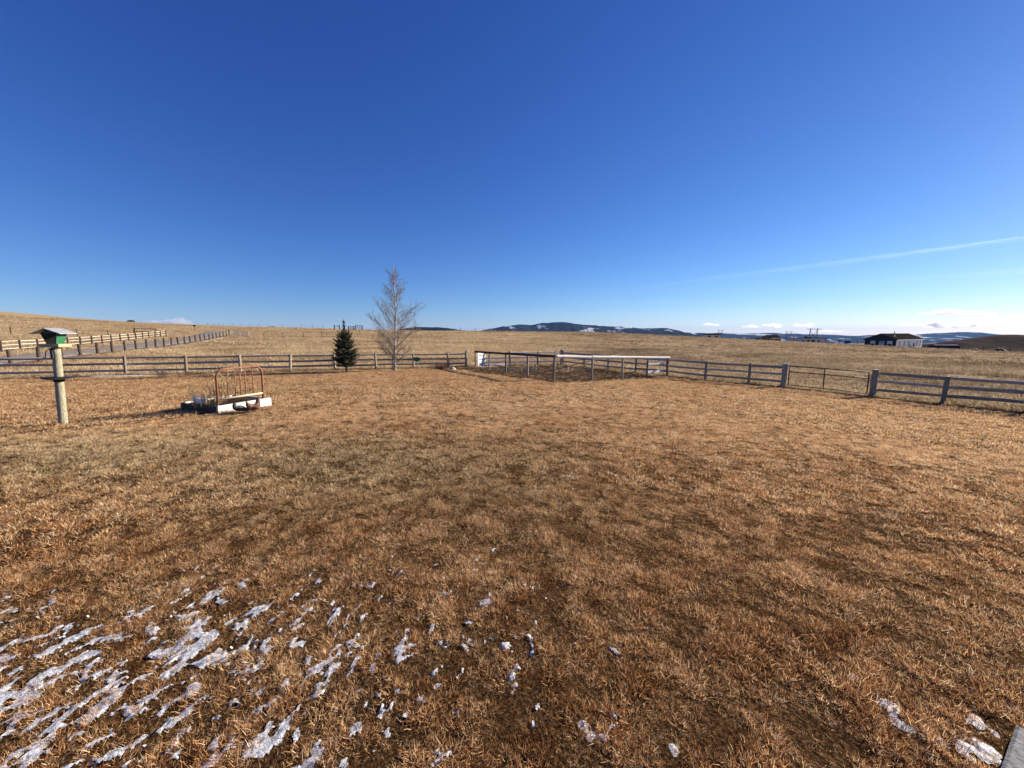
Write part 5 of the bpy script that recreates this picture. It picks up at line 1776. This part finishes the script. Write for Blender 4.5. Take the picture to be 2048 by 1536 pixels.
def lawn_tufts():
    src_near = tuft_sources('lawn_tuft_near', M_LAWN, 14, 32, .0225, .0016, .036, .28, 1)
    src_mid = tuft_sources('lawn_tuft_mid', M_LAWN, 10, 30, .026, .0028, .058, .28, 2)
    src_far = tuft_sources('lawn_tuft_far', M_LAWN, 8, 34, .035, .0058, .12, .30, 3)
    X, Y, S, B = [], [], [], []
    for k, (r0, r1, de, sc) in enumerate(((.9, 4.8, 1800, 1.0), (4.8, 12, 720, 1.0), (12, 34, 165, 1.0))):
        x, y = sector(r0, r1, de)
        lw = lawn_regions(x, y); keep = RNG.random(len(x)) < lw * (1 - .95 * bare_mask(x, y))
        if k == 0:
            sd = snow_depth(x, y)
            keep &= (sd < -.005) | (RNG.random(len(x)) < np.where(sd > .10, .55, .88))
        for pl, ww in ((_rl, .85), (_ll, .4)):
            dd = segdist(x, y, pl)
            keep &= (dd > ww * (.5 + fbm(x * 1.3, y * 1.3, 3))) | (RNG.random(len(x)) < .12)
        # the patio stays clear
        e = np.array((.855, .518)); e /= np.hypot(*e); q = np.array((e[1], -e[0]))
        side = (x - 2.30) * q[0] + (y - 1.535) * q[1]; along = (x - 2.3) * e[0] + (y - 1.535) * e[1]
        keep &= ~((side > -.015) & (along < .02))
        # clumps: thin the sward where the noise is low
        keep &= RNG.random(len(x)) < np.clip(.62 + 1.5 * (fbm(x * 6, y * 6, 3) - .33), .3, 1)
        x, y = x[keep], y[keep]
        z = Hs(x, y)
        t = tint_field(x, y) + RNG.normal(0, .06, len(x))
        s = RNG.uniform(.75, 1.2, len(x)) * np.clip(1.0 + 2.6 * (fbm(x * 9.5 + 11, y * 9.5, 2) - .5) + .4 * (fbm(x * 2.2, y * 2.2, 2) - .5), .55, 1.5)
        scatter('lawn_grass', ('short dry brown lawn grass close to the camera', 'short dry tan lawn grass in the middle of the yard', 'short dry orange lawn grass towards the fences')[k],
                np.stack([x, y, z], -1), s, t, zone_field(x, y), (src_near, src_mid, src_far)[k], .2)


lawn_tufts()


def pasture_tufts():
    src = tuft_sources('pasture_tuft', M_PAST, 8, 26, .26, .022, .22, .30, 6)
    src2 = tuft_sources('pasture_tuft_far', M_PAST, 6, 26, .24, .05, .55, .45, 7)
    for k, (r0, r1, de, s) in enumerate(((15, 62, 12.0, src), (62, 175, 2.4, src2))):
        x, y = sector(r0, r1, de, R(60))
        lw = lawn_regions(x, y)
        keep = (lw < .3) & (RNG.random(len(x)) < np.clip(.35 + 2.2 * (fbm(x * .25, y * .25, 4) - .32), .1, 1))
        # off the road
        sl = (x - F1.x) * RN.x + (y - F1.y) * RN.y; al = (x - F1.x) * RD.x + (y - F1.y) * RD.y
        keep &= ~((sl > .9) & (sl < 6.1 + np.maximum(0, al - 62) * .05) & (al < 82))
        x, y = x[keep], y[keep]
        z = Hs(x, y)
        t = (fbm(x * .12, y * .3, 4) - .5) * .9 + (fbm(x * .9, y * .9, 2) - .5) * .3 + RNG.normal(0, .06, len(x)) + .02
        zf = np.clip(.15 + (x + 5) / 30 + (fbm(x * .05, y * .08, 3) - .5) * 1.6, 0, 1)
        sc = RNG.uniform(.5, 1.15, len(x)) * np.where(x > 0, .9, 1)
        scatter('pasture_grass', ('tall dry grass of the pasture just beyond the fences', 'dry grass of the upper pasture and the slopes')[k], np.stack([x, y, z], -1), sc, t, zf, s, .12)


pasture_tufts()

def fence_grass():
    src = tuft_sources('fence_tuft', M_PAST, 6, 24, .20, .010, .10, .15, 16)
    X, Y = [], []
    for pl in (left_pts, back_pts, rp, [gA, gB], q3):
        for a, b in zip(pl[:-1], pl[1:]):
            n = int((b - a).length * 16)
            t = RNG.random(n); o = RNG.normal(0, .16, n)
            d = (b - a).normalized()
            X.append(a.x + (b.x - a.x) * t - d.y * o); Y.append(a.y + (b.y - a.y) * t + d.x * o)
        for p in pl:
            X.append(p.x + RNG.normal(0, .13, 14)); Y.append(p.y + RNG.normal(0, .13, 14))
    x = np.concatenate(X); y = np.concatenate(Y)
    k = RNG.random(len(x)) < np.clip(2.4 * (fbm(x * .8, y * .8, 3) - .25), .05, 1); x, y = x[k], y[k]
    scatter('fence_grass', 'taller dry grass left standing along the fence lines', np.stack([x, y, Hs(x, y)], -1), RNG.uniform(.5, 1.5, len(x)), (fbm(x, y, 2) - .5) * .5 + .02, RNG.random(len(x)) * .6, src, .15)


fence_grass()

# ------------------------------------------------------------------ air, clouds, contrail
def vol_mat(name, dens, color=(1, 1, 1), aniso=0.0):
    m, nt, out = new_mat(name)
    v = N(nt, 'ShaderNodeVolumePrincipled')
    v.inputs['Color'].default_value = (*color, 1); v.inputs['Density'].default_value = dens; v.inputs['Anisotropy'].default_value = aniso
    nt.links.new(v.outputs[0], out.inputs['Volume'])
    return m


def haze():
    mb = MB(); mb.box((0, 0, 0), (58000, 58000, 1240))
    mb.v = [(x, y, z) for x, y, z in mb.v]
    zs = -420.0
    mb.v = [(x, y, zs if z < 0 else 330.0) for x, y, z in mb.v]
    o = obj('haze', mb.mesh('haze', vol_mat('thin_blue_air', 1.4e-5, (.24, .48, 1.0), .0)))
    tag(o, kind='stuff')


haze()
M_CLOUD = vol_mat('cloud_vapour', .0035, (1, 1, 1), .55)


def cloud(label, px, py, wpx, hpx, Y, seed, mat=M_CLOUD):
    rg = random.Random(seed)
    c = at_y(px, py, Y); k = Y / FPX * 1.0
    W, Hh = wpx * k / 2, hpx * k / 2
    mb = MB(); n, m_ = 26, 14
    ph = [rg.uniform(0, 6.28) for _ in range(8)]
    vs = []; fs = []
    for j in range(m_ + 1):
        th = math.pi * j / m_
        for i in range(n):
            a = 2 * math.pi * i / n
            x, y, z = math.sin(th) * math.cos(a), math.sin(th) * math.sin(a), math.cos(th)
            b = 1 + .22 * math.sin(5 * a + ph[0]) * math.sin(th) + .18 * math.sin(9 * x + ph[1]) + .16 * math.sin(7 * y + 5 * z + ph[2]) + .12 * math.sin(14 * x + 9 * y + ph[3])
            if z < 0: z *= .45
            vs.append((x * W * b, y * W * .5 * b, z * Hh * b * (.75 + .5 * math.sin(4.3 * x + ph[4])) + Hh * .25 * math.sin(2.1 * x + ph[5])))
    for j in range(m_):
        for i in range(n): fs.append((j * n + i, (j + 1) * n + i, (j + 1) * n + (i + 1) % n, j * n + (i + 1) % n))
    mb.add(vs, fs)
    o = obj('cloud', mb.mesh('cloud', mat, True), None, Matrix.Translation(c))
    tag(o, label, 'cloud', 'small clouds low over the horizon')


CY_ = 34000
cloud('long flat cloud, highest of the group at far right', 1915, 627, 115, 9, CY_, 1)
cloud('thin short cloud just under the long flat one at far right', 1952, 637, 48, 4, CY_, 2)
cloud('small wispy cloud above the dark house roof', 1818, 649, 24, 7, CY_, 3)
cloud('puffy white cloud right above the house', 1865, 652, 64, 12, CY_, 4)
cloud('puffy cloud with a grey core above the far right mountain', 1931, 651, 56, 14, CY_, 5)
cloud('thin cloud cut by the right picture edge', 2042, 631, 34, 5, CY_, 6)
cloud('small paired cloud above the leftmost pylon', 1422, 650, 28, 6, CY_, 7)
cloud('flat white cloud above the brown house', 1500, 654, 34, 5, CY_, 8)
cloud('puffy cloud directly above the brown house', 1545, 652, 34, 9, CY_, 9)
cloud('small cloud above the middle pylon', 1608, 651, 34, 8, CY_, 10)
cloud('faint low cloud right of the tallest pylon', 1662, 663, 40, 4, CY_, 11)
cloud('bluish cloud behind the left hill', 345, 646, 80, 15, CY_, 12, vol_mat('thin_cloud_vapour', .0012, (.95, .96, 1), .3))


def contrail():
    Y0 = 36000
    pts = []; rad = []
    n = 60
    rg = random.Random(2)
    for i in range(n + 1):
        t = i / n
        px = 1120 + t * (2300 - 1120)
        py = np.interp(px, [1120, 1300, 1600, 1900, 2048, 2300], [592, 571, 533, 494, 473, 437])
        pts.append(at_y(px, float(py), Y0)); rad.append((95 + 160 * math.sin(min(t * 1.15, 1) * math.pi * .9)) * (.35 + .65 * min(1, t * 4)) * rg.uniform(.9, 1.1))
    o0 = pts[30].copy()
    root = thing('contrail', 'long thin white contrail slanting up to the right edge of the sky', 'contrail', o0)
    for k in range(4):
        q = [p - o0 + Vector((0, 0, 1)) * (math.sin(i * .23 + k * 2.1) + rg.uniform(-.5, .5)) * 38 * (k > 0) - Vector((0, 0, 1)) * 45 * k for i, p in enumerate(pts)]
        mb = MB(); mb.tube(q, [r * (.30, .55, .8, 1.25)[k] * rg.uniform(.7, 1.25) for r in rad], 10)
        obj('wisp', mb.mesh('wisp', vol_mat('contrail_vapour', (.00004, .000024, .000015, .00001)[k], (1, 1, 1), .6), True), root)
    pts = []; rad = []
    for i in range(n + 1):
        t = i / n; px = 1380 + t * 900
        pts.append(at_y(px, 600 - (px - 1380) * .075 - 10 * math.sin(t * 3), Y0 + 2000)); rad.append((60 + 330 * t) * rg.uniform(.85, 1.15))
    o0 = pts[30].copy(); mb = MB(); mb.tube([p - o0 for p in pts], rad, 10)
    tag(obj('cloud_streak', mb.mesh('cloud_streak', vol_mat('streak_vapour', .000011, (1, 1, 1), .6), True), None, Matrix.Translation(o0)), 'faint broad cloud streak below the contrail', 'cloud')


contrail()
